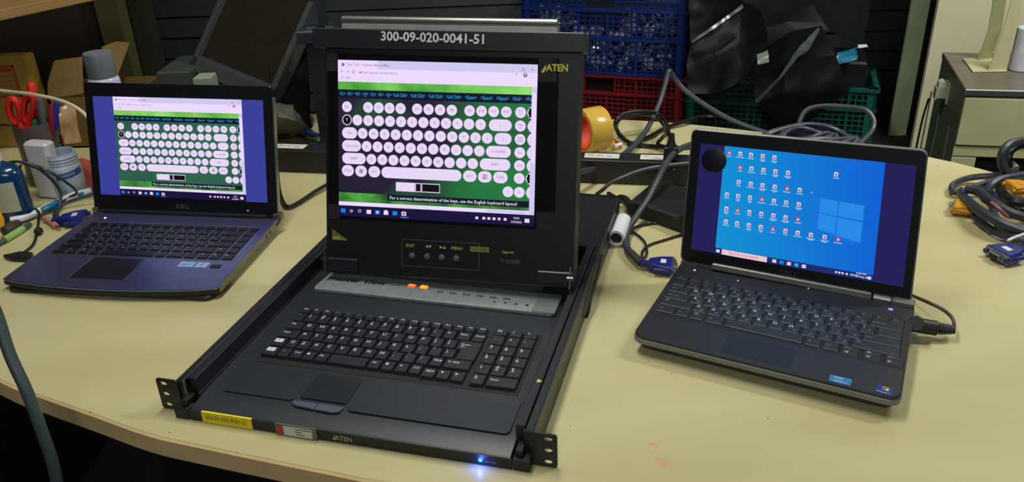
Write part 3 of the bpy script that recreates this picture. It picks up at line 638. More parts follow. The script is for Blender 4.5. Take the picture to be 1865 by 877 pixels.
# icons row by row: (v, list of u, kind)
icons = []
for v, us in ((.055, (.035, .108, .178, .255, .33)), (.175, (.115, .19, .268, .345, .425)), (.31, (.04, .115, .195, .272, .35, .428, .508)), (.435, (.045, .12, .198, .276, .354, .432, .512)), (.565, (.05, .125, .203, .281, .359, .437, .515)), (.685, (.055, .13, .208, .286, .364, .445, .523, .605, .69, .772)), (.14, (.72,))):
    for i, u in enumerate(us): icons.append((u, v, (len(icons)*7) % 5))
for u, v, kd in icons:
    if abs(u-.0) < .05 and v > .1 and v < .35: continue
    q4(dx(u-.013), dx(u+.011), dz(v+.018), dz(v-.018), E_IC if kd else E_ICR, 3); q4(dx(u-.006), dx(u+.006), dz(v+.012), dz(v-.006), E_ICR if kd else E_IC, 4)
    w = .014+.004*((int(u*97)+int(v*31)) % 4); q4(dx(u-w), dx(u+w), dz(v+.036), dz(v+.029), E_LBL, 3)
    if kd % 2: q4(dx(u-w*.6), dx(u+w*.6), dz(v+.047), dz(v+.04), E_LBL, 3)
b.add([(dx(.578), -.0012, dz(.315)), (dx(.583), -.0012, dz(.328)), (dx(.586), -.0012, dz(.318))], [(0, 1, 2)], E_WT, rl)
b.build('screen_picture', None, rlid, smooth='flat', label='lit screen showing a blue desktop with icons')
b = MB(rl); b.lathe([(.0175, 0), (.0165, .0004), (0, .0005)], None, lambda p: rl((-.1175+p[0], -.0019-p[2], .1568+p[1])), 36); b.build('dark_round_patch', mat('round_dark_patch', (10, 11, 26), rough=.4), rlid)
b = MB(rl); b.text('DELL', -.0035, .0125, .0088, mat('dim_maker_print', (62, 64, 72), rough=.4), rl, 'CENTER', y=-.0010, sx=1.15); b.build('maker_mark', None, rlid, smooth='flat')
b = MB(); b.lathe([(.0022, 0), (.002, .0006)], None, lambda p: rl((-.006+p[0], -.001-p[2], .1885+p[1])), 12); b.build('webcam', mat('webcam_grey', (44, 44, 52), rough=.2), rlid)
for (x, y, r_) in ((-.1285, -.0165, .0015), (-.0665, -.0215, .001), (.0235, -.006, .0008)):
    b = MB(); b.lathe([(r_*1.2, 0), (r_, .0005)], None, lambda p: rb((x+p[0], y+p[1], .0002+p[2])), 8); b.build('status_light', em('white_status_light', (220, 205, 255), 1.1), deck)
b = MB(); b.rprism(rrect(.1235, .1290, -.0205, -.0165, .001), .0002, .0012, None, .0002, rb); b.build('power_button', em('power_button_glow', (190, 160, 255), .9), deck, 'glowing violet-white power button')

# ---- left laptop
fl, lbm, llm = laptop_frames(-.5671, 1.3196, -.1768, .2763, .027, .0198, .22,
    [(-.1706, -.0027), (.1716, -.0017), (.1735, -.2255), (-.1763, -.2308)], (-.173, .173, -.228, -.002),
    (-.1549, .1549, .0298, .2005), [(-.1557, .2021), (.1557, .1989), (.1557, .0273), (-.155, .0322)])
LL = thing('laptop', (-.5671, 1.2, 0), 'glossy dark laptop at the left with purple letterbox bars beside its web page', 'laptop')
fo = []
for i in range(13):
    t = i/12; fo.append((-.173+.346*t, -.228-.016*sin(pi*t)**.8 if 0 < t < 1 else -.226))
out = fo+[(.1735, -.2), (.173, .010), (-.173, .010), (-.1735, -.2)]
b = MB(lbm); b.rprism(out, -.0045, 0, None, .0012); dk = b.build('keyboard_deck', mat('brushed_dark_violet_deck', (118, 124, 172), rough=.33, metal=.9, scale=14, stretch=(1, 40, 40), var=.06), LL)
b = MB(lbm); b.rprism([(x*1.0, y) for x, y in fo]+[(.1725, -.2), (.1725, .008), (-.1725, .008), (-.1725, -.2)], -.0115, -.0044, None, .0008); b.build('body_band', BLACKM, LL)
b = MB(lbm); b.box(.1715, .1752, -.222, .006, -.0112, -.0012, None, .0008); b.build('chrome_side_strip', mat('worn_bright_trim', (132, 128, 108), rough=.35, metal=.6), LL)
b = MB(lbm); b.box(.1750, .1755, -.17, -.075, -.0088, -.0032, None); b.build('disc_tray_front', mat('disc_tray_trim', (112, 106, 82), rough=.5), LL)
for y in (-.055, -.04, -.012): 
    b = MB(lbm); b.box(.1750, .1757, y, y+(.004 if y < -.02 else .012), -.008, -.004, None); b.build('side_port', INK, LL)
b = MB(lbm); b.rprism(rrect(-.166, .166, -.236, .002, .014), -.0185, -.0113, None, .002); b.build('bottom_shell', BLACKM, LL)
for (x, y) in ((-.14, -.2), (.14, -.2), (-.14, -.02), (.14, -.02)):
    p = lbm((x, y, -.0185)); b = MB()
    b.lathe([(.006, 0), (.007, max(.0008, p.z-.0002))], None, frame((p.x, p.y, .0001)), 12); b.build('rubber_foot', BLACKM, LL)
b = MB(lbm)
ko = rrect(-.1545, .1655, -.1475, -.034, .004); ki = rrect(-.1535, .1645, -.1465, -.0352, .004)
n = len(ko); b.add([(x, y, .0004) for x, y in ko]+[(x, y, .0004) for x, y in ki], [(i, (i+1) % n, n+(i+1) % n, n+i) for i in range(n)]); b.box(-.154, .165, -.0375, -.034, .0001, .0008); b.build('keyboard_trim_line', mat('dull_trim_line', (112, 112, 106), rough=.3, metal=.7), dk)
P = .0193; x0 = -.1515; yt = -.0395; hh = .0193; kl = []
kl += list(keyrow(x0, yt, .0105, [(.0195, '')]*16, .0026))
kl += list(keyrow(x0, yt-.0105, hh, [(P, c) for c in '`1234567890-=']+[(.0388, 'Back'), (.0205, '')], .0028))
kl += list(keyrow(x0, yt-.0105-hh, hh, [(.029, 'Tab')]+[(P, c) for c in 'QWERTYUIOP[]']+[(.0291, '\\'), (.0205, '')], .0028))
kl += list(keyrow(x0, yt-.0105-2*hh, hh, [(.034, 'Caps')]+[(P, c) for c in "ASDFGHJKL;'"]+[(.0434, 'Enter'), (.0205, '')], .0028))
kl += list(keyrow(x0, yt-.0105-3*hh, hh, [(.043, 'Shift')]+[(P, c) for c in 'ZXCVBNM,./']+[(.0342, 'Shift'), (.0197, '\u25b2'), (.0205, '')], .0028))
kl += list(keyrow(x0, yt-.0105-4*hh, hh, [(.026, 'Ctrl'), (P, 'Fn'), (P, '\u25a6'), (P, 'Alt'), (.0945, ''), (P, 'Alt'), (.030, 'Ctrl'), (.0208, ''), (.0208, '\u25c4'), (.0208, '\u25bc'), (.0208, '\u25ba')], .0028))
lg = MB(lbm)
for k in kl:
    put_key(lbm, k, .0001, .0019, KEYL, dk, .0008); s_ = k[4]; cy = (k[2]+k[3])/2
    if s_:
        lg.text(s_, k[0]+.003, cy+.003 if len(s_) == 1 else cy, .0058 if len(s_) == 1 else .0036, LEGD, plane='xy', y=.0021)
        if s_ in THAI: lg.text(THAI[s_], k[1]-.0082, cy-.0035, .0052, LEGD, plane='xy', y=.0021)
lg.build('key_lettering', None, dk, smooth='flat')
b = MB(lbm)
b.tube([lbm(p) for p in ((-.0707, -.216, .0004), (-.0707, -.154, .0004), (-.067, -.1525, .0004), (-.05, -.1525, .0004))], .0006, None, 5, smooth=False); b.tube([lbm(p) for p in ((.016, -.154, .0004), (.0175, -.178, .0004))], .0005, None, 5, smooth=False)
b.build('touchpad_trim', MATS['dull_trim_line'], dk)
b = MB(lbm); b.rprism(rrect(-.0700, .0175, -.2165, -.1535, .002), -.0002, .0002, None); b.build('touchpad', mat('touchpad_gloss', (26, 25, 36), rough=.32), dk)
b = MB(lbm); b.box(.081, .106, -.172, -.156, .0001, .0005, mat('pale_blue_sticker', (120, 158, 200), rough=.3)); b.text('intel i3', .0835, -.164, .006, INK, plane='xy', y=.0007); b.build('blue_sticker', None, dk, smooth='flat')
b = MB(lbm); b.box(.109, .1285, -.172, -.156, .0001, .0005, MATS['pale_blue_sticker'])
for i in range(4): xx = .1165+(i % 2)*.0036; yy = -.163-(i//2)*.0036; b.box(xx, xx+.0032, yy, yy+.0032, .0005, .0007, MATS['logo_patch_%d' % i])
b.build('pale_sticker', None, dk, smooth='flat')
b = MB(lbm); b.box(.1345, .1495, -.171, -.1615, .0001, .0007, None); b.build('fingerprint_reader', INK, dk)
b = MB(); b.lathe([(.0042, 0), (.004, .0006)], None, lambda p: lbm((-.1375+p[0], -.0215+p[1], .0002+p[2])), 14); b.build('power_button_ring', mat('violet_ring', (60, 44, 90), rough=.3), dk)
b = MB(); b.lathe([(.0022, 0), (.0019, .0008)], None, lambda p: lbm((-.1375+p[0], -.0215+p[1], .0008+p[2])), 12); b.build('power_light', em('power_light_violet', (238, 215, 255), 1.8), dk, 'lit white-violet power light')
for x in (.106, .121, .136):
    b = MB(); b.lathe([(.003, 0), (.0028, .0004)], None, lambda p: lbm((x+p[0], -.019+p[1], .0002+p[2])), 10); b.build('media_button', mat('dim_media_button', (46, 50, 56), rough=.3), dk)
b = MB(lbm); b.cyl(lbm((-.155, .004, .001)), lbm((.155, .004, .001)), .0055, None, 14); b.build('hinge_bar', BLACKM, LL)
for q in ((.1665, .1805), (-.175, -.1665)): b = MB(lbm); b.box(q[0], q[1], -.002, .012, -.004, .009, None, .0015); b.build('hinge_end', mat('chrome_hinge_end', (128, 122, 108), rough=.3, metal=.8), LL)
b = MB(llm); b.rprism(rrect(-.171, .1712, .002, .2235, .006), 0, .008, None, .001, lambda p: llm((p[0], p[2], p[1]))); llid = b.build('lid', mat('dark_lid_bezel', (18, 19, 25), rough=.3), LL)
b = MB(llm); b.box(.1712, .1735, .0, .008, .004, .205, None, .0006); b.build('chrome_lid_edge', ALU, llid)
b = MB(llm)
C0, C1, G0, G1 = -.1549, .1549, .0298, .2005
b.add([(C0, -.0006, G0), (C1, -.0006, G0), (C1, -.0006, G1), (C0, -.0006, G1)], [(0, 1, 2, 3)], E_PURL, llm)
sxl = lambda p: llm((-.1172+.2345*p[0], -.0008-p[1]*.00012, G1-(G1-G0)*p[2]))
page(b, sxl, E_BG2)
b.build('screen_picture', None, llid, smooth='flat', label='lit screen with the keyboard page between purple bars')
b = MB(llm); b.text('DELL', -.001, .0155, .0098, mat('silver_maker_print', (122, 124, 130), rough=.35, metal=.5), llm, 'CENTER', y=-.0004, sx=1.15); b.build('maker_mark', None, llid, smooth='flat')
b = MB(); b.lathe([(.0011, 0), (.001, .0004)], None, lambda p: llm((.1185+p[0], -.0002-p[2], .0145+p[1])), 8); b.build('status_light', MATS['white_status_light'], llid)

# ================================================================== POWER STRIP behind
a = at(478, 312, 0); c = at(1262, 340.5, 0); d = (c-a).normalized(); yaw = math.atan2(d.y, d.x); L = (c-a).length
bf = frame(a, yaw)
BAR = thing('power_strip', (a+c)/2, 'long black metal rack power strip with white stickers lying across the back of the table', 'power strip')
b = MB(bf); b.box(0, L, 0, .045, .0005, .047, None, .0012); b.build('metal_housing', mat('satin_black_housing', (26, 26, 32), rough=.45, scale=80), BAR)
def onbar(px, py):
    p = at(px, py, .0475)-a; return p.x*d.x+p.y*d.y, -p.x*d.y+p.y*d.x
for i, (xa, xb, yy) in enumerate(((506, 562, 262), (1064, 1128, 285), (1166, 1233, 288))):
    u0 = onbar(xa, yy)[0]; u1 = onbar(xb, yy)[0]
    b = MB(bf); b.box(u0, u1, .012, .036, .047, .0475, PAPER)
    for k in range(3): b.box(u0+.006+k*.018, u0+.016+k*.018, .026-k*.003, .029-k*.003, .0475, .0477, mat('grey_print', (120, 120, 112), rough=.7))
    b.build('white_sticker', None, BAR)
for k in range(9):
    u = .05+k*.095
    if any(abs(u-onbar(x, 280)[0]) < .05 for x in (534, 1096, 1200)): continue
    b = MB(bf); b.box(u, u+.032, .008, .038, .0468, .0478, INK, .0005); b.build('socket', None, BAR)
b = MB(bf); b.lathe([(.0028, 0), (.0022, .0012)], None, axes(bf((onbar(1228, 305)[0], 0, .034)), bf((0, -1, 0))-bf((0, 0, 0))), 10); b.build('screw', STEEL, BAR)

# ================================================================== ADHESIVE TAPE ROLL
tc = at(1060, 243, 0, Y=1.62); tc.z = .0465
ax = Vector((.90, .42, 0)).normalized()
TR = thing('tape_roll', (tc.x, tc.y, .0), 'yellow-tan packing tape roll with orange core standing behind the power strip', 'tape')
tf = axes(tc, ax)
b = MB(); b.lathe([(.0385, 0), (.0455, 0), (.046, .001), (.046, .047), (.0455, .048), (.0385, .048), (.0385, 0)], None, tf, 48, cap=False); b.build('tape_body', mat('tan_packing_tape', (204, 166, 66), rough=.25, var=.04, scale=10), TR)
b = MB(); b.lathe([(.0345, -.0005), (.0385, -.0005), (.0385, .0485), (.0345, .0485), (.0345, -.0005)], None, tf, 48, cap=False); b.build('orange_core', mat('orange_cardboard_core', (214, 76, 30), rough=.6), TR)
b = MB(); sheet(b, [[at(1050, 268, .004), at(1058, 263, .012)], [at(1052, 274, .002), at(1062, 274, .004)]], 3, .0005, 20); b.build('blue_white_insert', mat('blue_white_print', (90, 100, 200), rough=.4, rgb2=(220, 224, 235), scale=90, thr=(.48, .52)), TR)
TD = thing('tape_end', at(1100, 268, 0), 'loose yellow tape end with two white rolled pads beside the tape roll', 'tape')
b = MB(); sheet(b, [[at(1086, 262, .012), at(1122, 254, .012)], [at(1078, 272, .006), at(1130, 266, .006)], [at(1086, 277, .001), at(1132, 272, .001)]], 4, .001, 18, 3); b.build('tape_flap', MATS['tan_packing_tape'], TD)
for (xa, ya, xb, yb) in ((1089, 275, 1101, 272), (1118, 267, 1131, 263)):
    b = MB(); b.cyl(at(xa, ya, .008), at(xb, yb, .008), .0052, None, 14); b.build('white_pad', WHITE, TD)
b = MB(); b.tube([at(1117, 253, .01), at(1124, 259, .012), at(1131, 268, .006)], .002, None, 6); b.tube([at(1086, 277, .006), at(1089, 270, .01), at(1093, 269, .008)], .0018, None, 6); b.build('red_thread', RED, TD)

# ================================================================== CABLES
def cable(name, label, pts, r, m, cat='cable', group=None, seg=8, extra=None):
    b = MB(); b.tube([p if isinstance(p, Vector) else at(*p[:2], p[2]) if len(p) == 3 else at(p[0], p[1], 0, p[3]) for p in pts], r, None, seg)
    o = b.build(name, m); tag(o, label, cat, group); return o
Yp = lambda x, y, Y: at(x, y, 0, Y)
cable('display_cable', 'thick grey cable arching up behind the console and over towards the green crate', [Yp(1000, 318, 1.36), Yp(1045, 314, 1.40), Yp(1095, 303, 1.48), Yp(1140, 278, 1.58), Yp(1175, 240, 1.68), Yp(1200, 190, 1.76), Yp(1213, 148, 1.80), Yp(1219, 129, 1.815), Yp(1228, 142, 1.82), Yp(1248, 165, 1.81), Yp(1290, 195, 1.78), Yp(1340, 222, 1.75), Yp(1400, 243, 1.72), Yp(1450, 250, 1.70)], .0058, CABLE)
cable('display_cable', 'grey cable loop standing in front of the green crate', [Yp(1470, 262, 1.62), Yp(1458, 242, 1.63), Yp(1456, 222, 1.64), Yp(1470, 200, 1.66), Yp(1500, 193, 1.67), Yp(1540, 194, 1.66), Yp(1575, 200, 1.64), Yp(1591, 218, 1.62), Yp(1588, 238, 1.6), Yp(1570, 258, 1.56), Yp(1555, 275, 1.54)], .0052, CABLE)
# dark power lead coil behind strip
b = MB()
b.tube([at(*p) for p in ((1262, 268, .03), (1235, 270, .02), (1195, 267, .006), (1160, 263, .006), (1140, 256, .008), (1125, 240, .02), (1121, 222, .05), (1135, 208, .06), (1165, 203, .06), (1195, 206, .05), (1212, 222, .04), (1218, 245, .045))], .0048, None, 8)
b.tube([at(*p) for p in ((1128, 246, .012), (1122, 228, .03), (1134, 213, .045), (1165, 208, .045), (1190, 210, .035), (1208, 225, .025), (1214, 240, .03))], .0046, None, 8)
b.tube([at(*p) for p in ((1145, 264, .006), (1180, 250, .006), (1215, 232, .006), (1245, 222, .01), (1285, 212, .01), (1330, 216, .01))], .0046, None, 8)
b.tube([at(*p) for p in ((1218, 240, .045), (1207, 250, .02), (1198, 262, .01), (1212, 268, .01))], .0042, None, 8)
PL = thing('power_lead', at(1200, 250, 0), 'dark brown-black power lead coiled behind the strip with its plug standing up', 'cable')
b.build('lead', mat('brown_black_lead', (24, 20, 21), rough=.3), PL)
b = MB(); pf = frame(at(1221, 290, .0485), yaw); b.rprism([(-.013, -.009), (.013, -.009), (.013, .009), (-.013, .009)], 0, .026, None, .002, pf); b.lathe([(.010, .026), (.0065, .036), (.0052, .05)], None, pf, 12); b.build('plug', BLACKM, PL)
# thin lead from the console rear to the right
cable('thin_lead', 'thin grey lead running from the console rear over the power strip', [at(1086, 354, .03), at(1098, 345, .04), at(1112, 333, .05), at(1135, 322, .055), at(1170, 309, .056), at(1215, 301, .054), at(1262, 296, .052)], .0034, CABLE)
# vga lead to right laptop
def connector(name, label, p, yaw_, col, group=None, tail=True, shell=True, z=.009, s=1., parent=None):
    "display connector: local +x is the plug end"
    t_ = thing(name, (p.x, p.y, max(0, p.z-.009)), label, 'connector', group); f = frame((p.x, p.y, p.z), yaw_)
    g = lambda q: f((q[0]*s, q[1]*s, q[2]*s))
    b = MB(); b.rprism([(-.022, -.008), (-.006, -.0165), (.014, -.0195), (.014, .0195), (-.006, .0165), (-.022, .008)], -.0075, .0075, None, .002, g); b.build('hood', col, t_)
    b = MB()
    for k in range(4): b.box(-.034+k*.0035, -.032+k*.0035, -.0055, .0055, -.005, .005, None, .0006, g)
    b.box(-.034, -.02, -.004, .004, -.004, .004, None, 0, g); b.build('strain_relief', col, t_)
    for y in (-.0155, .0155): b = MB(); b.cyl(g((-.012, y*1.05, 0)), g((.018, y*1.05, 0)), .0034*s, None, 10); b.build('thumb_screw', col, t_)
    if shell:
        b = MB(); b.box(.014, .0155, -.0185, .0185, -.006, .006, None, .0004, g); b.rprism([(.0155, -.0085), (.0205, -.0085), (.0205, .0085), (.0155, .0085)], -.004, .004, None, .0008, g); b.build('metal_shell', STEEL, t_)
        b = MB(); b.box(.0195, .0208, -.0072, .0072, -.003, .003, None, 0, g); b.build('pin_face', INK, t_)
    b = MB(); b.box(-.004, .004, -.006, .006, .0075, .0078, None, 0, g); b.build('moulded_mark', WHITE if col is BLUEP else col, t_)
    return t_
vp = at(1208, 483, .010); connector('display_connector', 'blue display connector plugged into the left side of the right laptop', vp, -.28, BLUEP)
cable('display_cable', 'grey display cable from the blue plug up over the power strip', [vp+Vector((-.033, .009, 0)), at(1158, 471, .01), at(1142, 450, .01), at(1142, 422, .012), at(1158, 395, .02), at(1180, 362, .035), at(1200, 322, .056), at(1215, 294, .064), at(1232, 275, .064), at(1262, 262, .06), at(1300, 256, .055)], .0058, CABLE)
b = MB(); p0 = at(1122, 434, .0155); dd = Vector((.30, .954, 0)).normalized()
b.lathe([(.0095, 0), (.0135, 0), (.0138, .001), (.0138, .068), (.0095, .068), (.0095, 0)], None, axes(p0, dd), 32, cap=False); WT = thing('white_tube', (p0.x, p0.y, 0), 'short white plastic tube lying beside the right rear of the console', 'tube'); b.build('tube_wall', WHITE, WT)
b = MB(); b.lathe([(.0093, .004), (.0093, .064)], None, axes(p0, dd), 24); b.build('bore_shade_plug', INK, WT)  # black plug put in as the shade inside the open tube
# adapter brick
bp = [at(*p) for p in ((1146, 392, 0), (1262, 433, 0), (1262, 370, 0), (1188, 356, 0))]
PA = thing('power_adapter', at(1200, 385, 0), 'black power adapter brick lying between the console and the right laptop', 'adapter')
b = MB(); b.rprism([(p.x, p.y) for p in bp], .0008, .030, None, .004); b.build('brick', BLACKM, PA)
b = MB(); b.tube([at(1150, 378, .02), at(1138, 364, .018), at(1128, 362, .015)], .008, None, 10); b.build('plug', BLACKM, PA)
b = MB(); b.tube([at(1128, 362, .015), at(1118, 358, .014), at(1108, 352, .012)], .004, None, 8); b.tube([at(1205, 360, .03), at(1225, 364, .03), at(1260, 368, .03)], .0022, None, 6); b.build('lead', CABLED, PA)
cable('thin_lead', 'thin dark lead crossing from behind the white tube to the right laptop', [at(1148, 424, .004), at(1160, 412, .004), at(1200, 405, .004), at(1245, 394, .032), at(1262, 390, .032)], .0022, CABLED)
cable('thin_lead', 'thin dark lead looping beside the white tube down to the blue plug', [at(1128, 440, .003), at(1150, 455, .003), at(1168, 470, .003), at(1178, 462, .003), at(1174, 440, .003), at(1156, 424, .003), at(1145, 420, .003)], .002, CABLED)
cable('thin_lead', 'thin dark lead curling in front of the power adapter', [at(1170, 474, .003), at(1170, 458, .003), at(1182, 446, .003), at(1215, 435, .003), at(1250, 424, .003)], .002, CABLED)
# right side dc plug
DC = thing('dc_plug', at(1700, 600, 0), 'black right-angle charger plug in the right side of the right laptop', 'plug')
b = MB(); b.tube([at(1661, 590, .02), at(1680, 593, .018), at(1705, 597, .016)], .0098, None, 14); b.cyl(at(1668, 588, .012), at(1668, 588, .032), .0095, None, 16); b.build('plug_body', BLACKM, DC)
b = MB()
for k in range(6): b.lathe([(.0085-.0005*k, 0), (.0085-.0005*k, .0018)], None, axes(at(1706+k*5, 597+k*.6, .0155), at(1712, 598, .0155)-at(1700, 596, .0155)), 12)
b.cyl(at(1704, 597, .0155), at(1738, 600, .0155), .0058, None, 10); b.build('strain_relief', BLACKM, DC)
b = MB(); b.tube([at(1735, 600, .016), at(1738, 592, .016), at(1733, 577, .02), at(1715, 562, .02), at(1690, 550, .02), at(1662, 538, .012), at(1640, 526, .006)], .0024, None, 8); b.build('lead', mat('brown_grey_lead', (60, 54, 50), rough=.45), DC)
# cable between left laptop and console
cable('black_lead', 'black lead making a V on the table between the left laptop and the console', [at(505, 315, .02), at(508, 345, .01), at(517, 370, .006), at(527, 376, .006), at(545, 368, .006), at(575, 348, .008), at(610, 328, .01)], .0038, CABLED)
cable('network_cable', 'blue network cable lying behind the power strip beside the left laptop', [at(495, 236, .03), at(520, 231, .035), at(545, 235, .035), at(570, 243, .03), at(600, 251, .03), at(640, 262, .03)], .004, CABLEB)
cable('thin_lead', 'dark lead under the blue network cable behind the power strip', [at(498, 249, .02), at(525, 247, .02), at(545, 246, .02), at(560, 254, .02), at(590, 262, .02)], .0035, CABLED)

# bundle behind the right laptop
CB = thing('cable_bundle', Yp(1470, 262, 1.6), 'coiled bundle of dark grey cables behind the lid of the right laptop', 'cable')
cz = .0
ctr = at(1475, 300, .0); bmm = MB()
for k in range(11):
    r_ = .10-.006*k; zz = .022+.0045*(k % 6)+.012*(k/11)
    pts = [ctr+Vector((r_*1.12*cos(t), .035+r_*.62*sin(t)+.004*sin(3*t+k), zz+.006*sin(t*2+k))) for t in [2*pi*i/14 for i in range(15)]]
    bmm.tube(pts, .0048, None, 7, 3)
bmm.build('coil', mat('blue_grey_coil_sheath', (52, 58, 72), rough=.4), CB)
b = MB(); sheet(b, [[Yp(1463, 236, 1.58), Yp(1474, 230, 1.6), Yp(1486, 234, 1.6), Yp(1498, 228, 1.6), Yp(1503, 240, 1.6)], [Yp(1462, 244, 1.57), Yp(1475, 244, 1.56), Yp(1486, 246, 1.56), Yp(1495, 246, 1.56), Yp(1503, 250, 1.57)]], 4, .001, 20, thick=.012); b.build('blue_connector', BLUEP, CB)

# cable pile at the right
CP = 'cable pile at the right edge'
S = .3308
def c8(x, y, z): return at(1660+x*S, 230+y*S, z)
def pile(lbl, pts, r=.0062, m=CABLE): cable('display_cable', lbl, [c8(*p) for p in pts], r, m)
MCP = mat('slate_cable_sheath', (44, 49, 58), rough=.42)
pile('slate cable forming the long flat loop at the left of the cable pile', [(520, 262, .03), (450, 272, .02), (340, 280, .012), (260, 302, .01), (222, 335, .01), (240, 362, .01), (320, 345, .016), (400, 315, .024), (480, 290, .03), (560, 280, .03)], .0058, MCP)
pile('slate cable standing as the upright ring at the top of the cable pile', [(690, 70, .09), (620, 78, .10), (550, 95, .10), (505, 140, .09), (498, 200, .07), (530, 255, .05), (590, 290, .03), (680, 290, .02)], .0075, MCP)
pile('dark cable forming the inner upright ring of the cable pile', [(690, 95, .07), (620, 98, .08), (560, 125, .08), (535, 170, .07), (545, 225, .05), (590, 262, .03), (680, 270, .02)], .006, CABLED)
pile('slate cable running from the yellow plug down to the blue plug in the pile', [(345, 490, .012), (400, 540, .01), (470, 585, .01), (540, 610, .01), (620, 622, .01), (700, 630, .01)], .0062, MCP)
pile('slate cable curving over the top of the left yellow plug in the pile', [(285, 352, .024), (275, 375, .02), (310, 410, .024), (370, 460, .03), (440, 505, .03), (520, 545, .026), (620, 580, .02), (700, 600, .02)], .0078, MCP)
pile('slate cable bowing through the middle of the cable pile', [(300, 345, .034), (360, 355, .036), (410, 390, .036), (470, 430, .036), (560, 480, .03), (700, 520, .02)], .0078, MCP)
pile('grey cable dropping steeply through the front of the pile', [(400, 400, .03), (440, 430, .03), (462, 500, .026), (490, 560, .018), (560, 600, .012), (660, 640, .012)], .006)
pile('grey cable rising from the middle of the pile towards the upright ring', [(420, 360, .03), (440, 320, .04), (490, 290, .045), (560, 275, .045), (690, 260, .04)], .0066)
pile('dark cable lying along the back of the cable pile', [(480, 330, .02), (510, 380, .03), (560, 410, .04), (640, 420, .04), (720, 430, .03)], .0085, CABLED)
pile('slate cable along the lower right of the pile', [(370, 340, .02), (450, 380, .02), (520, 430, .022), (600, 470, .02), (720, 560, .014)], .0072, MCP)
pile('thin white tie strip lying over the front of the pile', [(530, 628, .024), (570, 610, .026), (640, 585, .026), (700, 565, .024)], .0022, WHITE)
pile('thin reddish lead peeping out of the middle of the pile', [(440, 420, .04), (480, 450, .042), (520, 490, .03), (540, 500, .02)], .003, mat('reddish_lead', (150, 90, 100), rough=.4))
connector('display_connector', 'yellow display connector at the left tip of the cable pile', c8(285, 445, .012), pi-.55, YELP)
connector('display_connector', 'yellow display connector at the right frame edge on the cable pile', c8(590, 335, .05), pi-.05, YELP, shell=False)
connector('display_connector', 'blue display connector with metal plug end lying in front of the cable pile', c8(520, 700, .0105), pi+.28, BLUEP, s=1.15)
cable('display_cable', 'cable of the blue connector leaving the frame at the right', [c8(615, 668, .010), c8(660, 655, .010), c8(740, 640, .010)], .0055, MCP)
b = MB(); b.cyl(c8(545, 205, .055), c8(575, 235, .05), .007, None, 14); b.cyl(c8(540, 200, .056), c8(545, 205, .055), .0055, None, 12); o = b.build('round_plug', mat('pale_green_grey_plug', (130, 144, 130), rough=.4)); tag(o, 'small pale round plug inside the upright ring of the cable pile', 'plug')

# foreground thick cable
b = MB(); b.tube([Yp(-30, 520, .80), Yp(-5, 575, .79), Yp(18, 645, .775), Yp(50, 715, .76), Yp(78, 790, .75), Yp(98, 850, .745), Yp(112, 930, .74)], .0065, None, 12); o = b.build('thick_cable', mat('green_grey_cable', (64, 76, 78), rough=.5, scale=40)); tag(o, 'thick grey-green cable hanging over the front left edge of the table', 'cable')

# ================================================================== LEFT CLUTTER
CLEAR = mat('clear_plastic', (190, 200, 205), rough=.15, alpha=.35)
# soap bottle
sb = at(20, 397, 0); SB = thing('soap_bottle', (sb.x, sb.y, 0), 'blue soap bottle with a white nozzle and pale label at the left edge', 'bottle')
f = frame((sb.x, sb.y, 0), -.2)
BW = mat('blue_liquid_plastic', (8, 52, 88), rough=.18, coat=.2)
def oval(rx, ry, n=24): return [(rx*cos(2*pi*i/n), ry*sin(2*pi*i/n)) for i in range(n)]
b = MB()
pr = [(.044, 0), (.049, .004), (.050, .03), (.050, .075), (.049, .09), (.042, .101), (.024, .108), (.015, .112)]
vs = []; n = 28
for r_, z_ in pr:
    for i in range(n): vs.append((r_*cos(2*pi*i/n), r_*.6*sin(2*pi*i/n), z_))
fs = [(i*n+k, i*n+(k+1) % n, (i+1)*n+(k+1) % n, (i+1)*n+k) for i in range(len(pr)-1) for k in range(n)]+[tuple(range(n-1, -1, -1)), tuple(range((len(pr)-1)*n, len(pr)*n))]
b.add(vs, fs, None, f); b.build('bottle_body', BW, SB)
b = MB(); vs = []
for z_ in (.024, .080):
    for i in range(15): a = pi+radians(8)+(pi-radians(38))*i/14; vs.append((.0506*cos(a), .0506*.6*sin(a)-.0002, z_))
b.add(vs, [(i, i+1, 16+i, 15+i) for i in range(14)], None, f); b.build('pale_label', mat('cream_label', (168, 170, 150), rough=.5, scale=60), SB)
b = MB(); b.lathe([(.015, .110), (.0175, .112), (.0175, .136), (.013, .138), (.011, .139), (.0095, .160), (.008, .162)], None, f, 20); b.build('white_nozzle', WHITE, SB)
# white adaptor
wf = frame(at(66, 385, 0)+Vector((0, .07, 0)), -.25)
b = MB(wf); b.rprism(rrect(-.028, .026, -.012, .016, .009), .0005, .112, None, .004); o = b.build('white_box', WHITE); tag(o, 'white rounded plastic box standing behind the keys and the blue bottle', 'box')
kp = at(82, 345, 0)+Vector((0, .02, 0))
KT_ = thing('key_tag', (kp.x, kp.y, 0), 'cream key tag with a metal ring hanging in front of the white box', 'key tag')
f = frame((kp.x, kp.y, .0), -.3)
b = MB(f); b.box(-.014, .02, -.002, .004, .035, .068, None, .002); b.build('cream_tag', mat('cream_tag', (196, 196, 160), rough=.5), KT_)
b = MB(f); b.tube([f((.012*cos(t)-.012, -.004, .088+.012*sin(t))) for t in [2*pi*i/12 for i in range(13)]], .0009, None, 6); b.tube([f(p) for p in ((-.01, -.003, .075), (-.006, -.005, .06), (-.010, -.005, .03), (-.002, -.005, .018), (.006, -.005, .022))], .0026, None, 8); b.build('metal_ring', mat('dark_metal_ring', (86, 84, 76), rough=.3, metal=.8), KT_)
b = MB(f); b.tube([f(p) for p in ((-.0, .0, .0005), (-.002, -.001, .02))], .003, None, 8); b.build('hook', MATS['dark_metal_ring'], KT_)
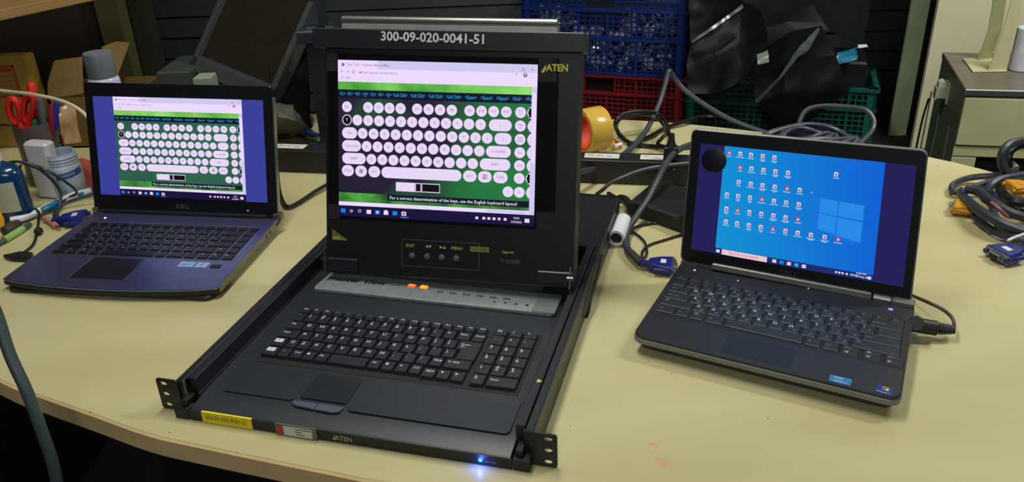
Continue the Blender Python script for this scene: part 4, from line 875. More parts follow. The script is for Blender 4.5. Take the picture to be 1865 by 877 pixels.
# jar
jp = at(125, 354, 0)+Vector((.008, 0, 0)); J = thing('white_jar', (jp.x, jp.y, 0), 'open white plastic jar with screw threads and a blue band', 'jar')
f = frame((jp.x, jp.y, 0), .2, .03)
b = MB(); pr = [(.027, .001), (.0295, .005), (.030, .06), (.027, .0665)]
for k in range(3): pr += [(.026, .068+k*.006), (.0275, .070+k*.006), (.026, .072+k*.006)]
pr += [(.026, .087), (.0255, .089), (.0235, .0885), (.0235, .02), (.001, .018)]
b.lathe(pr, None, f, 36, cap=False); b.build('jar_body', mat('translucent_white_plastic', (176, 188, 204), rough=.35), J)
b = MB(); vs = []
for z_ in (.042, .054):
    for i in range(13): a = -pi*.62+pi*.55*i/12; vs.append((.0302*cos(a), .0302*sin(a), z_+(.004 if z_ > .05 else 0)*0+.006*i/12))
b.add(vs, [(i, i+1, 14+i, 13+i) for i in range(12)], None, f); b.build('blue_band', mat('blue_band_print', (40, 78, 150), rough=.4), J)
b = MB()
vs, fs = glyphs('TENSIONS', 'CENTER')
b.add([(.0306*cos(-.42*pi+a*.0075/.0302), .0306*sin(-.42*pi+a*.0075/.0302), .0505+bb*.0075+.0022*a*.35) for a, bb in vs], fs, None, f); b.build('band_lettering', WHITE, J, smooth='flat')
# toothbrush-like stick
b = MB()
pts = [at(20, 401, .0095), at(40, 397, .0095), at(66, 387, .0095), at(100, 371, .0095), at(130, 357, .012), at(165, 347, .012)]
TB = thing('toothbrush', (pts[2].x, pts[2].y, 0), 'white and teal toothbrush handle lying behind the left laptop', 'toothbrush')
b.tube(pts, .0065, None, 12); b.build('white_handle', WHITE, TB)
b = MB(); b.tube([at(77, 383, .0115), at(91, 376, .0125), at(105, 368, .0115)], .0058, None, 10); b.tube([at(140, 355, .0115), at(153, 350, .0125), at(168, 346, .0115)], .0058, None, 10); b.build('teal_grip', mat('teal_grip', (20, 100, 140), rough=.3), TB)
# red thing behind jar
b = MB(); sheet(b, [[Yp(134, 292, 1.56), Yp(150, 288, 1.57), Yp(172, 296, 1.58)], [Yp(140, 318, 1.53), Yp(155, 314, 1.52), Yp(174, 318, 1.55)], [Yp(140, 348, 1.5), Yp(155, 350, 1.5), Yp(176, 350, 1.52)]], 6, .006, 30, 2, thick=.004); o = b.build('red_pouch', mat('faded_red_plastic', (158, 70, 64), rough=.35)); tag(o, 'crumpled faded red plastic pouch behind the white jar', 'pouch')
# pens and holder
hp = Yp(78, 292, 1.58); hp.z = 0; PH = thing('pen_holder', (hp.x, hp.y, 0), 'clear grey pen holder behind the white box', 'pen holder')
f = frame((hp.x, hp.y, 0))
b = MB(); b.lathe([(.034, .0005), (.035, .003), (.036, .125), (.034, .125), (.033, .005), (.001, .004)], None, f, 28, cap=False); b.build('cup', mat('smoky_clear_plastic', (96, 84, 84), rough=.2, alpha=.6), PH)
def pen(px, py, bx, by, r, m, label, capm=None, z0=.006):
    top_ = Yp(px, py, hp.y+random.uniform(-.01, .02)); bot = Vector((hp.x+(bx)*.02, hp.y+by*.02, z0)); d_ = (top_-bot)
    o_ = thing('pen', bot, label, 'pen', None)
    b = MB(); b.lathe([(r*.35, 0), (r, .012), (r, d_.length*.62), (r, d_.length*.66)], None, axes(bot, d_), 12); b.build('barrel', m, o_)
    b = MB(); b.lathe([(r*1.15, d_.length*.66), (r*1.15, d_.length*.97), (r*.7, d_.length)], None, axes(bot, d_), 12); b.build('cap', capm or m, o_)
pen(62, 216, -.2, .2, .0055, mat('grey_barrel', (90, 92, 96), rough=.3), 'green-capped marker in the pen holder', mat('green_cap', (22, 100, 62), rough=.35))
pen(79, 208, .2, .1, .0035, mat('pink_barrel', (150, 110, 112), rough=.3), 'pink-topped thin pen in the pen holder', mat('pink_cap', (196, 66, 96), rough=.35))
pen(93, 190, .5, .0, .0045, mat('wine_barrel', (112, 40, 60), rough=.3), 'wine-red pen with a pale tip in the pen holder', mat('wine_cap', (128, 26, 50), rough=.35))
pen(103, 186, .7, .2, .005, mat('mauve_barrel', (88, 72, 92), rough=.3), 'blue-topped pen at the right of the pen holder', mat('blue_cap', (26, 44, 140), rough=.35))
pen(56, 150, -.3, .5, .0075, mat('dark_red_barrel', (110, 22, 26), rough=.3), 'tall red marker in the pen holder', mat('bright_red_cap', (206, 36, 30), rough=.35))
pen(72, 180, 0, .6, .006, mat('grey_dark_barrel', (70, 72, 76), rough=.3), 'tall grey pen behind the red marker', mat('grey_cap', (84, 88, 92), rough=.35))
SCI = thing('scissors', Vector((hp.x-.012, hp.y, .006)), 'scissors with red looped handles in the pen holder', 'scissors')
b = MB(); Yh = hp.y-.005
for cx, cy, rx, ry, tl in ((27, 202, 11, 22, .45), (52, 196, 9, 24, -.2)):
    b.tube([Yp(cx+rx*cos(t)*cos(tl)-ry*sin(t)*sin(tl)*-1*.5, cy+ry*sin(t), Yh) for t in [2*pi*i/12 for i in range(13)]], .0068, None, 9)
b.tube([Yp(36, 222, Yh), Yp(44, 236, Yh), Yp(48, 244, Yh)], .008, None, 9); b.tube([Yp(54, 220, Yh), Yp(52, 232, Yh), Yp(49, 244, Yh)], .008, None, 9); b.build('handle', mat('scissor_red', (200, 36, 26), rough=.35), SCI)
b = MB(); b.tube([Yp(49, 240, Yh), Vector((hp.x-.012, hp.y, .01))], .004, None, 6, smooth=False); b.build('blade', STEEL, SCI)
# clear bag by holder
b = MB(); sheet(b, [[Yp(108, 196, 1.6), Yp(125, 190, 1.62), Yp(140, 200, 1.62)], [Yp(112, 230, 1.58), Yp(128, 225, 1.57), Yp(143, 232, 1.6)], [Yp(118, 262, 1.55), Yp(135, 262, 1.55), Yp(150, 260, 1.58)]], 6, .006, 26, 9); o = b.build('clear_pouch', mat('peach_clear_plastic', (186, 150, 110), rough=.2, alpha=.55)); tag(o, 'clear peach-tinted plastic pouch right of the pens', 'pouch')
# spray can
sp = Yp(176, 95, 1.5); SPC = thing('spray_can', (sp.x, 1.5, 0), 'spray can with a grey cap standing behind the left laptop', 'spray can')
f = frame((sp.x, 1.5, 0), 0); zt = sp.z
b = MB(); b.lathe([(.026, .0005), (.0275, .004), (.0275, zt-.052), (.0265, zt-.048), (.024, zt-.044)], None, f, 32); b.build('can_body', mat('lilac_can', (188, 182, 214), rough=.3), SPC)
b = MB(); b.lathe([(.0245, zt-.0455), (.025, zt-.003), (.0238, zt), (.001, zt+.0005)], None, f, 32); b.build('grey_cap', mat('grey_can_cap', (98, 104, 110), rough=.4), SPC)
# cardboard box
m_cb = mat('brown_cardboard', (98, 76, 32), rough=.75, scale=20, var=.1)
CY = 1.78
CBX = thing('cardboard_box', Yp(165, 250, CY+0.000), 'open brown cardboard box with raised flaps behind the spray can', 'box')
def panel(name, pts, m, parent, th=.003):
    b = MB(); P_ = [Vector(p) for p in pts]; n_ = len(P_); nrm = (P_[1]-P_[0]).cross(P_[2]-P_[0]).normalized()*th
    b.add(P_+[p+nrm for p in P_], [tuple(range(n_)), tuple(range(2*n_-1, n_-1, -1))]+[(i, (i+1) % n_, n_+(i+1) % n_, n_+i) for i in range(n_)], None, IDENT); return b.build(name, m, parent)
panel('raised_flap', [Yp(88, 180, CY+0.000), Yp(88, 150, CY+0.020), Yp(100, 110, CY+0.060), Yp(150, 103, CY+0.080), Yp(152, 170, CY+0.000)], m_cb, CBX)
panel('raised_flap', [Yp(186, 86, CY+0.140), Yp(212, 76, CY+0.160), Yp(236, 78, CY+0.180), Yp(214, 138, CY+0.100), Yp(190, 150, CY+0.060)], m_cb, CBX)
zb = .0
p1 = Yp(88, 180, CY+0.000); p2 = Yp(240, 180, CY+0.000)
b = MB(); b.box(p1.x, p2.x, CY+0.000, CY+0.003, .0005, p1.z, None); b.box(p1.x, p1.x+.003, CY+0.000, CY+0.160, .0005, p1.z, None); b.box(p2.x-.003, p2.x, CY+0.000, CY+0.160, .0005, p1.z, None); b.box(p1.x, p2.x, CY+0.160, CY+0.163, .0005, p1.z, None); b.box(p1.x, p2.x, CY+0.000, CY+0.160, .0005, .004, None); b.build('box_wall', mat('lighter_cardboard', (112, 84, 38), rough=.75, scale=20), CBX)
# yellow folder
YF = thing('yellow_folder', Yp(25, 230, 1.64), 'yellow printed box file with a red-framed label at the far left', 'folder')
FY = 1.80; g0 = Yp(-40, 102, FY); g1 = Yp(43, 102, FY)
b = MB(); b.box(g0.x-.1, g1.x, FY, FY+.04, .0005, g1.z, None, .003); b.build('cover', mat('mustard_card', (138, 108, 40), rough=.6), YF)
b = MB(); fz = lambda y: Yp(30, y, FY).z
for (x0_, x1_, y0_, y1_) in ((-30, 30, 118, 121), (27, 31, 118, 176), (-30, 31, 173, 176), (-30, 24, 124, 130)): b.box(Yp(x0_, 140, FY).x, Yp(x1_, 140, FY).x, FY-.0015, FY, fz(y1_), fz(y0_), None)
for yy in (138, 147, 155, 163): b.box(Yp(-30, 140, FY).x, Yp(26, 140, FY).x, FY-.001, FY, fz(yy+.8), fz(yy), None)
b.build('red_frame_print', mat('brown_red_print', (140, 44, 24), rough=.6), YF)
# blue plug on table behind left laptop, and its cables
connector('display_connector', 'blue display connector on the table by the left rear corner of the left laptop', at(138, 398, .0095), pi*.03+.1, BLUEP, shell=False, s=1.15)
for lbl, pts in (('grey lead curving down from the blue bottle to the blue connector, outermost', [(0, 300, .09), (30, 294, .10), (62, 302, .09), (92, 325, .06), (110, 350, .03), (108, 375, .01), (102, 392, .006), (112, 402, .006), (126, 401, .008)]),
                 ('grey lead just inside the outermost lead by the white jar', [(40, 296, .09), (72, 308, .08), (98, 330, .05), (112, 355, .02), (100, 378, .008), (100, 398, .006), (120, 398, .01)]),
                 ('grey lead crossing in front of the white jar', [(55, 298, .09), (85, 310, .08), (118, 330, .05), (140, 350, .02), (120, 362, .012), (104, 380, .008), (106, 395, .006)]),
                 ('grey lead running beside the toothbrush into the blue connector', [(170, 352, .022), (140, 362, .016), (115, 372, .01), (104, 388, .006), (112, 400, .006), (124, 399, .008)])):
    cable('thin_lead', lbl, pts, .0026, MCP)
# audio lead with inline knob to black plug
AL = thing('charging_lead', at(50, 440, 0), 'thin dark lead with an inline knob and flat black plug beside the left laptop', 'cable')
b = MB(); b.tube([at(*p) for p in ((38, 300, .1), (28, 330, .07), (36, 355, .04), (55, 375, .02), (70, 385, .014), (70, 400, .008), (67, 425, .004), (60, 445, .004), (45, 458, .004), (30, 465, .006))], .0022, None, 8); b.build('lead', CABLED, AL)
b = MB(); q = at(70, 421, .007); b.lathe([(.001, -.007), (.006, -.005), (.0075, 0), (.006, .005), (.001, .007)], None, frame(q, 0, pi/2), 14); b.build('inline_knob', CABLED, AL)
b = MB(); q = [at(*p) for p in ((8, 472, 0), (40, 465, 0), (62, 467, 0), (58, 478, 0), (25, 477, 0))]; b.rprism([(p.x, p.y) for p in reversed(q)], .0008, .009, None, .0015); b.build('flat_plug', BLACKM, AL)
# pink audio plug
PK = thing('audio_plug', at(95, 404, 0), 'small pink audio plug on the table beside the blue connector', 'plug')
b = MB(); b.tube([at(82, 398, .006), at(92, 403, .006), at(102, 411, .006)], .0052, None, 12); b.build('plug_body', mat('pink_plug', (190, 120, 108), rough=.4), PK)
b = MB(); b.cyl(at(102, 411, .006), at(109, 415, .006), .0022, None, 10); b.build('metal_tip', STEEL, PK)
b = MB(); b.tube([at(82, 398, .006), at(74, 394, .005), at(66, 388, .005)], .002, None, 6); b.build('lead', CABLED, PK)
# green pen / blade and black lump
GP = thing('marker', at(30, 423, 0), 'pale green marker with a dark cap lying at the left edge of the table', 'marker')
b = MB(); b.cyl(at(8, 437, .006), at(42, 416, .006), .0062, None, 14); b.build('green_barrel', mat('pale_green_barrel', (132, 164, 96), rough=.4), GP)
for q in (((41, 416.5), (54, 408), .0052), ((-2, 443), (9, 436.5), .0042)): b = MB(); b.cyl(at(*q[0], .006), at(*q[1], .006), q[2], None, 12); b.build('dark_cap', mat('grey_green_cap', (66, 78, 74), rough=.4), GP)
b = MB(); b.lathe([(.001, -.022), (.009, -.018), (.0115, 0), (.008, .016), (.001, .02)], None, axes(at(22, 414, .0118), at(38, 404, .0118)-at(6, 424, .0118)), 16); o = b.build('tool_handle', mat('dark_brown_grip', (52, 48, 44), rough=.5)); tag(o, 'dark rounded tool handle beside the pale green marker', 'tool')
b = MB(); b.lathe([(.001, -.014), (.010, -.012), (.0125, 0), (.010, .012), (.001, .014)], None, frame(at(-6, 400, .0145)), 16); o = b.build('yellow_ball', mat('yellow_ball_cap', (220, 160, 40), rough=.4)); tag(o, 'round yellow thing cut off by the left edge of the picture', 'ball')
# white curved lead at upper left
cable('white_lead', 'white lead arching from the left edge to behind the left laptop', [Yp(-20, 163, 1.52), Yp(20, 167, 1.5), Yp(60, 172, 1.48), Yp(100, 180, 1.47), Yp(128, 190, 1.46), Yp(150, 204, 1.45), Yp(165, 220, 1.44)], .0033, mat('ivory_lead', (186, 180, 150), rough=.5))
cable('thin_lead', 'thin black wire crossing behind the pens at the left', [Yp(-10, 227, 1.8), Yp(30, 231, 1.8), Yp(110, 260, 1.8), Yp(165, 262, 1.8)], .0018, CABLED)

# ================================================================== SHELF at left back
e0 = at(0, 38, .30); e1 = at(172, 1, .30)
ed = (e1-e0).normalized()
SH = thing('wooden_rack', (-1.3, 2.2, FLOOR), 'brown wooden rack with a plywood shelf at the back left', 'rack')
b = MB(); pa = e0-ed*.6; pb = e1+ed*.4
b.rprism([(pa.x, pa.y), (pb.x, pb.y), (pb.x-1.0, pb.y), (pa.x-1.0, pa.y)], .30, .3195, None, .001); b.build('shelf_board', mat('plywood_edge', (146, 112, 66), rough=.6, scale=8, stretch=(1, 1, 20)), SH)
bx1 = Yp(188, 70, 2.42).x
b = MB(); b.box(-2.6, bx1, 2.42, 2.44, FLOOR+.001, 1.2, None, .001); b.build('back_board', mat('dark_brown_board', (40, 32, 20), rough=.75, scale=5), SH)
b = MB(); b.box(bx1+.008, Yp(233, 70, 2.42).x, 2.40, 2.46, FLOOR+.001, 1.2, None, .003); b.build('post', mat('olive_painted_post', (74, 70, 34), rough=.65, scale=8), SH)
b = MB(); p = Yp(-30, 3, 1.95); p2_ = Yp(70, 3, 1.95); b.box(p.x-.1, p2_.x-.08, 1.95, 2.05, .3205, .36, None, .01); o = b.build('dark_case', mat('dark_green_case', (20, 34, 26), rough=.5)); tag(o, 'dark green case lying on the plywood shelf, top left', 'case')

# ================================================================== OLD TILTED MONITOR
m_mf = mat('dull_grey_monitor_frame', (54, 58, 60), rough=.5)
MN = thing('old_monitor', Yp(440, 240, 1.9), 'old grey flat monitor leaning tilted behind the left laptop', 'monitor')
mo = {'bl': Yp(344, 127, 1.86), 'br': Yp(492, 190, 1.74)}
best = min((abs((mo['br']-mo['bl']).normalized().dot((Yp(418, -40, 1.5+.01*k)-mo['bl']).normalized())), 1.5+.01*k) for k in range(90))
mo['tl'] = Yp(418, -40, best[1])
vx = (mo['br']-mo['bl']); vy = (mo['tl']-mo['bl']); 
xl = vx.length; xn = vx.normalized(); zn = (vy-xn*vy.dot(xn)).normalized(); yn = zn.cross(xn)
yn = yn if yn.y > 0 else -yn
pass
mf = lambda p: mo['bl']+xn*p[0]+zn*p[2]+yn*p[1]
Wm, Hm = xl, .40
b = MB(mf); b.box(0, Wm, 0, .03, 0, Hm, None, .004); b.build('housing', m_mf, MN)
b = MB(mf); b.box(.018, Wm-.018, -.001, .001, .042, Hm-.02, None); b.build('dark_screen', mat('brownish_dark_screen', (34, 32, 24), rough=.3), MN)
b = MB(mf)
for q in ((.0, .014, 0, Hm), (Wm-.014, Wm, 0, Hm)): b.box(q[0], q[1], -.005, .002, q[2], q[3], None, .002)
b.box(0, Wm, -.005, .002, 0, .035, None, .002); b.build('raised_bezel', m_mf, MN)
b = MB(); c0 = mf((Wm*.5, .04, .1)); b.box(c0.x-.03, c0.x+.03, c0.y, c0.y+.03, .02, c0.z, None, .004); b.lathe([(.1, .0005), (.1, .01), (.05, .02)], None, frame((c0.x, c0.y+.0, 0)), 24); b.build('stand', m_mf, MN)
# black machine between monitor and console
bm0 = Yp(500, 250, 1.70); bm1 = Yp(640, 250, 1.70)
BMc = thing('black_case', (bm0.x+.1, 1.72, 0), 'black metal case standing behind the console screen', 'case')
b = MB(); b.box(Yp(540, 120, 1.70).x+.03, bm1.x+.1, 1.685, 1.765, .0005, Yp(580, 74, 1.70).z, None, .004); b.build('case_body', mat('deep_black_case', (14, 15, 20), rough=.5), BMc)
b = MB(); zz = Yp(580, 74, 1.70).z; b.box(Yp(545, 60, 1.70).x, Yp(600, 60, 1.70).x, 1.67, 1.77, zz, zz+.026, None, .003); b.box(Yp(578, 30, 1.70).x, Yp(592, 30, 1.70).x, 1.70, 1.72, zz+.026, zz+.09, None, .002); b.box(Yp(560, 30, 1.70).x, Yp(592, 30, 1.70).x, 1.70, 1.72, zz+.078, zz+.09, None, .002); b.build('bracket', mat('blue_black_bracket', (26, 34, 42), rough=.5), BMc)
for x in (565, 600):
    b = MB(); q = Yp(x, 49, 1.69); b.box(q.x-.009, q.x+.009, 1.69, 1.70, zz+.026, zz+.029, None); b.build('metal_clip', STEEL, BMc)
# black cloth and grey crumpled bag
b = MB(); sheet(b, [[Yp(497, 60, 1.84), Yp(530, 55, 1.86), Yp(560, 70, 1.86)], [Yp(492, 150, 1.78), Yp(530, 150, 1.80), Yp(565, 150, 1.80)], [Yp(496, 205, 1.74), Yp(530, 212, 1.76), Yp(565, 215, 1.77)], [Yp(510, 222, 1.72), Yp(540, 232, 1.74), Yp(570, 236, 1.75)]], 7, .012, 12, 4); o = b.build('black_cloth', mat('black_cloth', (6, 6, 8), rough=.9, spec=.1)); tag(o, 'black cloth hanging between the old monitor and the console', 'cloth')
b = MB(); sheet(b, [[Yp(480, 196, 1.74), Yp(510, 188, 1.76), Yp(535, 192, 1.76), Yp(548, 215, 1.77)], [Yp(480, 225, 1.70), Yp(510, 215, 1.68), Yp(540, 222, 1.70), Yp(562, 232, 1.74)], [at(480, 252, .003), at(510, 254, .003), at(545, 252, .003), at(580, 250, .003)]], 7, .012, 22, 8); o = b.build('grey_bag', mat('crumpled_grey_plastic', (92, 92, 86), rough=.35)); tag(o, 'crumpled grey plastic bag behind the power strip, right of the left laptop', 'bag')
b = MB(); b.box(Yp(285, 140, 1.8).x, Yp(345, 140, 1.8).x, 1.8, 1.95, .0005, Yp(300, 131, 1.8).z, None, .004); o = b.build('grey_equipment_box', mat('dim_green_grey_box', (48, 56, 50), rough=.6)); tag(o, 'dim green-grey equipment box between the spray can and the old monitor', 'box')
b = MB(); p_ = Yp(366, 146, 1.78); panel_ = [Yp(352, 138, 1.83), Yp(384, 152, 1.8), Yp(352, 156, 1.8)]
b = MB(); b.box(Yp(352, 150, 1.62).x, Yp(384, 150, 1.62).x, 1.62, 1.66, .0005, Yp(360, 142, 1.62).z, None, .002); o = b.build('pale_carton', mat('pale_green_paper', (120, 138, 120), rough=.6)); tag(o, 'small pale carton peeping over the left laptop below the old monitor', 'carton')

# ================================================================== CRATES
def crate(name, label, pL, pR, zt, zb, depth, m, filler=False, nx=20):
    "front top edge from pL to pR; lattice walls"
    pL = Vector((pL.x, pL.y, 0)); pR = Vector((pR.x, pR.y, 0)); d_ = (pR-pL).normalized(); Wc = (pR-pL).length; yw = math.atan2(d_.y, d_.x)
    t_ = thing(name, (pL+pR)/2+Vector((0, depth/2, zb)), label, 'crate', 'plastic crates at the back' if False else None); f = frame((pL.x, pL.y, zb), yw); h_ = zt-zb
    def wall(nm, g, w_, hole=True):
        b = MB(g); th = .004
        b.box(0, .032, 0, .012, 0, h_, None); b.box(w_-.032, w_, 0, .012, 0, h_, None)
        for fr_ in (0, .41, .745): b.box(.03, w_-.03, -.003, .010, h_*fr_, h_*fr_+.012, None)
        b.box(-.004, w_+.004, -.007, .012, h_-.012, h_, None); b.box(-.003, w_+.003, -.005, .012, h_*.745, h_*.745+.008, None); b.box(-.003, w_+.003, -.005, .012, h_*.41, h_*.41+.008, None)
        n_ = max(4, int(w_/.023)); zs = [h_*.745/13*i for i in range(1, 13)]
        hx0, hx1 = w_*.40, w_*.58
        if w_ < .45: hx0, hx1 = w_*.35, w_*.65
        for z_ in zs: b.box(.03, w_-.03, .002, .007, z_, z_+.0045, None)
        for z_ in (h_*.80, h_*.86, h_*.92):
            b.box(.03, hx0, .002, .007, z_, z_+.0045, None); b.box(hx1, w_-.03, .002, .007, z_, z_+.0045, None)
        for i in range(1, n_):
            x_ = w_*i/n_; big = i % 5 == 0; hw_ = .0045 if big else .0022
            b.box(x_-hw_, x_+hw_, -.001 if big else .003, .008, 0, h_*.745, None)
            if not hx0 < x_ < hx1: b.box(x_-hw_, x_+hw_, -.001 if big else .003, .008, h_*.745, h_, None)
        b.box(hx0-.006, hx0, -.002, .01, h_*.745, h_, None); b.box(hx1, hx1+.006, -.002, .01, h_*.745, h_, None)
        return b.build(nm, m, t_)
    wall('front_lattice', f, Wc)
    wall('side_lattice', lambda p: f((Wc-p[1], p[0], p[2])), depth)
    wall('side_lattice', lambda p: f((p[1], p[0], p[2])), depth)
    wall('back_lattice', lambda p: f((p[0], depth-p[1], p[2])), Wc)
    b = MB(f); b.box(.01, Wc-.01, .01, depth-.01, 0, .006, None); b.build('crate_floor', m, t_)
    return t_, f, Wc
m_blue = mat('royal_blue_crate_plastic', (20, 42, 108), rough=.4, var=.08)
m_redc = mat('red_crate_plastic', (124, 24, 30), rough=.4, var=.08)
m_grn = mat('green_crate_plastic', (10, 80, 66), rough=.4, var=.08)
bl, br_ = at(950, 17.5, -.036), at(1250, 27, -.036)
ZB = -.279
tB, fB, wB = crate('plastic_crate', 'blue plastic lattice crate of clear pieces, on top of the red crate', bl, br_, .048, ZB, .38, m_blue)
tR, fR, wR = crate('plastic_crate', 'red plastic lattice crate under the blue crate', bl+Vector((.0, .005, 0)), br_+Vector((.006, .005, 0)), ZB-.001, -.605, .38, m_redc)
g0_, g1_ = at(1252, 146, -.27), at(1600, 163, -.27)
tG, fG, wG = crate('plastic_crate', 'green plastic lattice crate under the black bags behind the right laptop', g0_, g1_, -.27, -.605, .29, m_grn)
PLT = thing('low_platform', (.8, 3.1, FLOOR), 'low dark wooden platform under the crates', 'platform')
b = MB(); b.box(-.15, 1.75, 2.62, 3.65, -.64, -.606, None, .002); b.build('platform_top', mat('dark_platform_wood', (30, 26, 20), rough=.7), PLT)
for x in (-.1, .75, 1.6): b = MB(); b.box(x, x+.08, 2.66, 3.6, FLOOR+.001, -.64, None); b.build('bearer', MATS['dark_platform_wood'], PLT)
# clear pieces inside blue crate
random.seed(11)
m_cl = mat('clear_glossy_pieces', (206, 214, 220), rough=.12, metal=.35, var=.2, scale=60)
b = MB(); rnd = random.Random(5)
for k in range(300):
    x_ = rnd.uniform(.04, wB-.04); y_ = rnd.uniform(.018, .10); z_ = rnd.uniform(.01, .24 if not .2 < x_ < .38 else .17)
    r_ = rnd.uniform(.008, .024); c_ = fB((x_, y_, z_))
    rot = Matrix.Rotation(rnd.uniform(0, 6), 3, Vector((rnd.random(), rnd.random(), rnd.random()+.1)).normalized())
    vv = [rot @ Vector(q) for q in ((r_, 0, 0), (-r_, 0, 0), (0, r_*.5, 0), (0, -r_*.5, 0), (0, 0, r_*1.4), (0, 0, -r_*1.2))]
    b.add([c_+q for q in vv], [(0, 2, 4), (2, 1, 4), (1, 3, 4), (3, 0, 4), (2, 0, 5), (1, 2, 5), (3, 1, 5), (0, 3, 5)], None, IDENT)
o = b.build('clear_pieces', m_cl, smooth=False); tag(o, 'clear glossy plastic pieces filling the blue crate', 'plastic pieces', kind='stuff')
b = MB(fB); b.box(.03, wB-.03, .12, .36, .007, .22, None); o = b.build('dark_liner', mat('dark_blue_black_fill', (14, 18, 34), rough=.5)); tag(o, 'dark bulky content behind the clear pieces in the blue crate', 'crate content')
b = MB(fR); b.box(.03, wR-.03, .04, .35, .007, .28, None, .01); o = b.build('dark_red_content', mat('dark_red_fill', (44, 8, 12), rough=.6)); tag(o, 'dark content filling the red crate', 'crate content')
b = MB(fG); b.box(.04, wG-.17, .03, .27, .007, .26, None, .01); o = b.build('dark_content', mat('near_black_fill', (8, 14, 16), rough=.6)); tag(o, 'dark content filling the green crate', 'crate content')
# bags
m_bag = mat('glossy_black_bag', (10, 12, 15), rough=.42, var=.15, scale=8, spec=.35)
m_bag2 = mat('grey_green_black_bag', (17, 21, 20), rough=.42, var=.2, scale=8, spec=.25)
m_bag3 = mat('charcoal_bag', (11, 13, 15), rough=.48, var=.2, scale=8, spec=.15)
m_highlight = mat('painted_fold_highlight', (66, 70, 74), rough=.25)  # paler than the film: highlight colour for the fold strips
BG1 = thing('plastic_bag', Yp(1310, 150, 2.9), 'big black plastic bag slumped against the blue crate, left of the other bags', 'bag')
b = MB(); sheet(b, [[Yp(1256, -60, 3.15), Yp(1320, -60, 3.2), Yp(1400, -60, 3.28), Yp(1500, -60, 3.3)],
    [Yp(1254, 10, 3.08), Yp(1320, -10, 3.15), Yp(1360, 5, 3.22), Yp(1430, 15, 3.26)],
    [Yp(1257, 78, 2.98), Yp(1305, 48, 3.0), Yp(1348, 18, 3.04), Yp(1400, 30, 3.15)],
    [Yp(1250, 120, 2.93), Yp(1300, 100, 2.93), Yp(1345, 72, 2.96), Yp(1395, 58, 3.05)],
    [Yp(1252, 172, 2.90), Yp(1300, 172, 2.90), Yp(1350, 150, 2.92), Yp(1392, 112, 2.98)]], 9, .009, 11, 1, thick=.003)
b.build('bag_film', m_bag3, BG1)
b = MB(); sheet(b, [[Yp(1260, 74, 2.955), Yp(1300, 46, 2.975), Yp(1325, 28, 2.995), Yp(1352, 8, 3.01)], [Yp(1261, 79, 2.95), Yp(1303, 51, 2.97), Yp(1329, 32, 2.99), Yp(1354, 14, 3.005)]], 6, .002, 16, 3, thick=.003); b.build('painted_crease_highlight', m_highlight, BG1)  # thin pale strip added along the fold as its painted highlight
b = MB(); sheet(b, [[Yp(1262, 86, 2.94), Yp(1300, 62, 2.95), Yp(1345, 34, 2.97)], [Yp(1264, 112, 2.93), Yp(1305, 92, 2.93), Yp(1344, 62, 2.955)]], 6, .004, 10, 5, thick=.003); b.build('bag_side', m_bag2, BG1)
b = MB(); sheet(b, [[Yp(1340, -50, 3.3), Yp(1420, -50, 3.25), Yp(1500, -50, 3.2), Yp(1590, -50, 3.25)],
    [Yp(1345, 55, 3.12), Yp(1432, 18, 3.1), Yp(1480, 10, 3.06), Yp(1582, 25, 3.12)],
    [Yp(1350, 65, 3.10), Yp(1436, 40, 3.04), Yp(1500, 44, 3.0), Yp(1570, 78, 3.05)],
    [Yp(1400, 95, 3.04), Yp(1450, 52, 3.02), Yp(1510, 55, 2.98), Yp(1562, 90, 3.0)]], 8, .006, 6, 5, thick=.003)
o = b.build('plastic_bag', m_bag2); tag(o, 'grey-black sheet bag with sharp creases spread on top of the bags', 'bag')
BG2 = thing('plastic_bag', Yp(1440, 200, 2.85), 'smooth black bag hanging pointed over the front of the green crate', 'bag')
b = MB(); sheet(b, [[Yp(1385, 92, 3.02), Yp(1440, 58, 3.0), Yp(1497, 47, 2.94)],
    [Yp(1366, 140, 2.86), Yp(1425, 118, 2.78), Yp(1520, 100, 2.82)],
    [Yp(1376, 186, 2.80), Yp(1430, 170, 2.76), Yp(1548, 164, 2.80)],
    [Yp(1392, 205, 2.80), Yp(1430, 236, 2.78), Yp(1480, 215, 2.80)]], 8, .006, 9, 12, thick=.003)
b.build('bag_film', m_bag, BG2)
b = MB(); sheet(b, [[Yp(1374, 184, 2.76), Yp(1420, 138, 2.72), Yp(1446, 98, 2.76), Yp(1455, 86, 2.77), Yp(1490, 50, 2.88)], [Yp(1379, 188, 2.75), Yp(1424, 141, 2.72), Yp(1453, 104, 2.76), Yp(1472, 92, 2.765), Yp(1494, 53, 2.88)]], 6, .003, 16, 3, thick=.003); b.build('painted_crease_highlight', m_highlight, BG2)  # light on the hanging bag's fold, painted as a pale strip
b = MB(); sheet(b, [[Yp(1378, 100, 2.83), Yp(1398, 92, 2.84)], [Yp(1380, 118, 2.80), Yp(1400, 114, 2.80)]], 6, .006, 30, 7, thick=.003); o = b.build('pale_bag_wad', mat('pale_green_plastic_wad', (110, 118, 106), rough=.3)); tag(o, 'small pale crumpled plastic wad on the hanging black bag', 'bag')
c_ = Yp(1570, 160, 2.9); b = MB(fG); xq = wG-.155; b.box(xq, wG-.045, .04, .26, .007, .42, None, .008); o = b.build('black_box', mat('black_carton', (13, 14, 18), rough=.45)); tag(o, 'black box standing in the right end of the green crate', 'box')
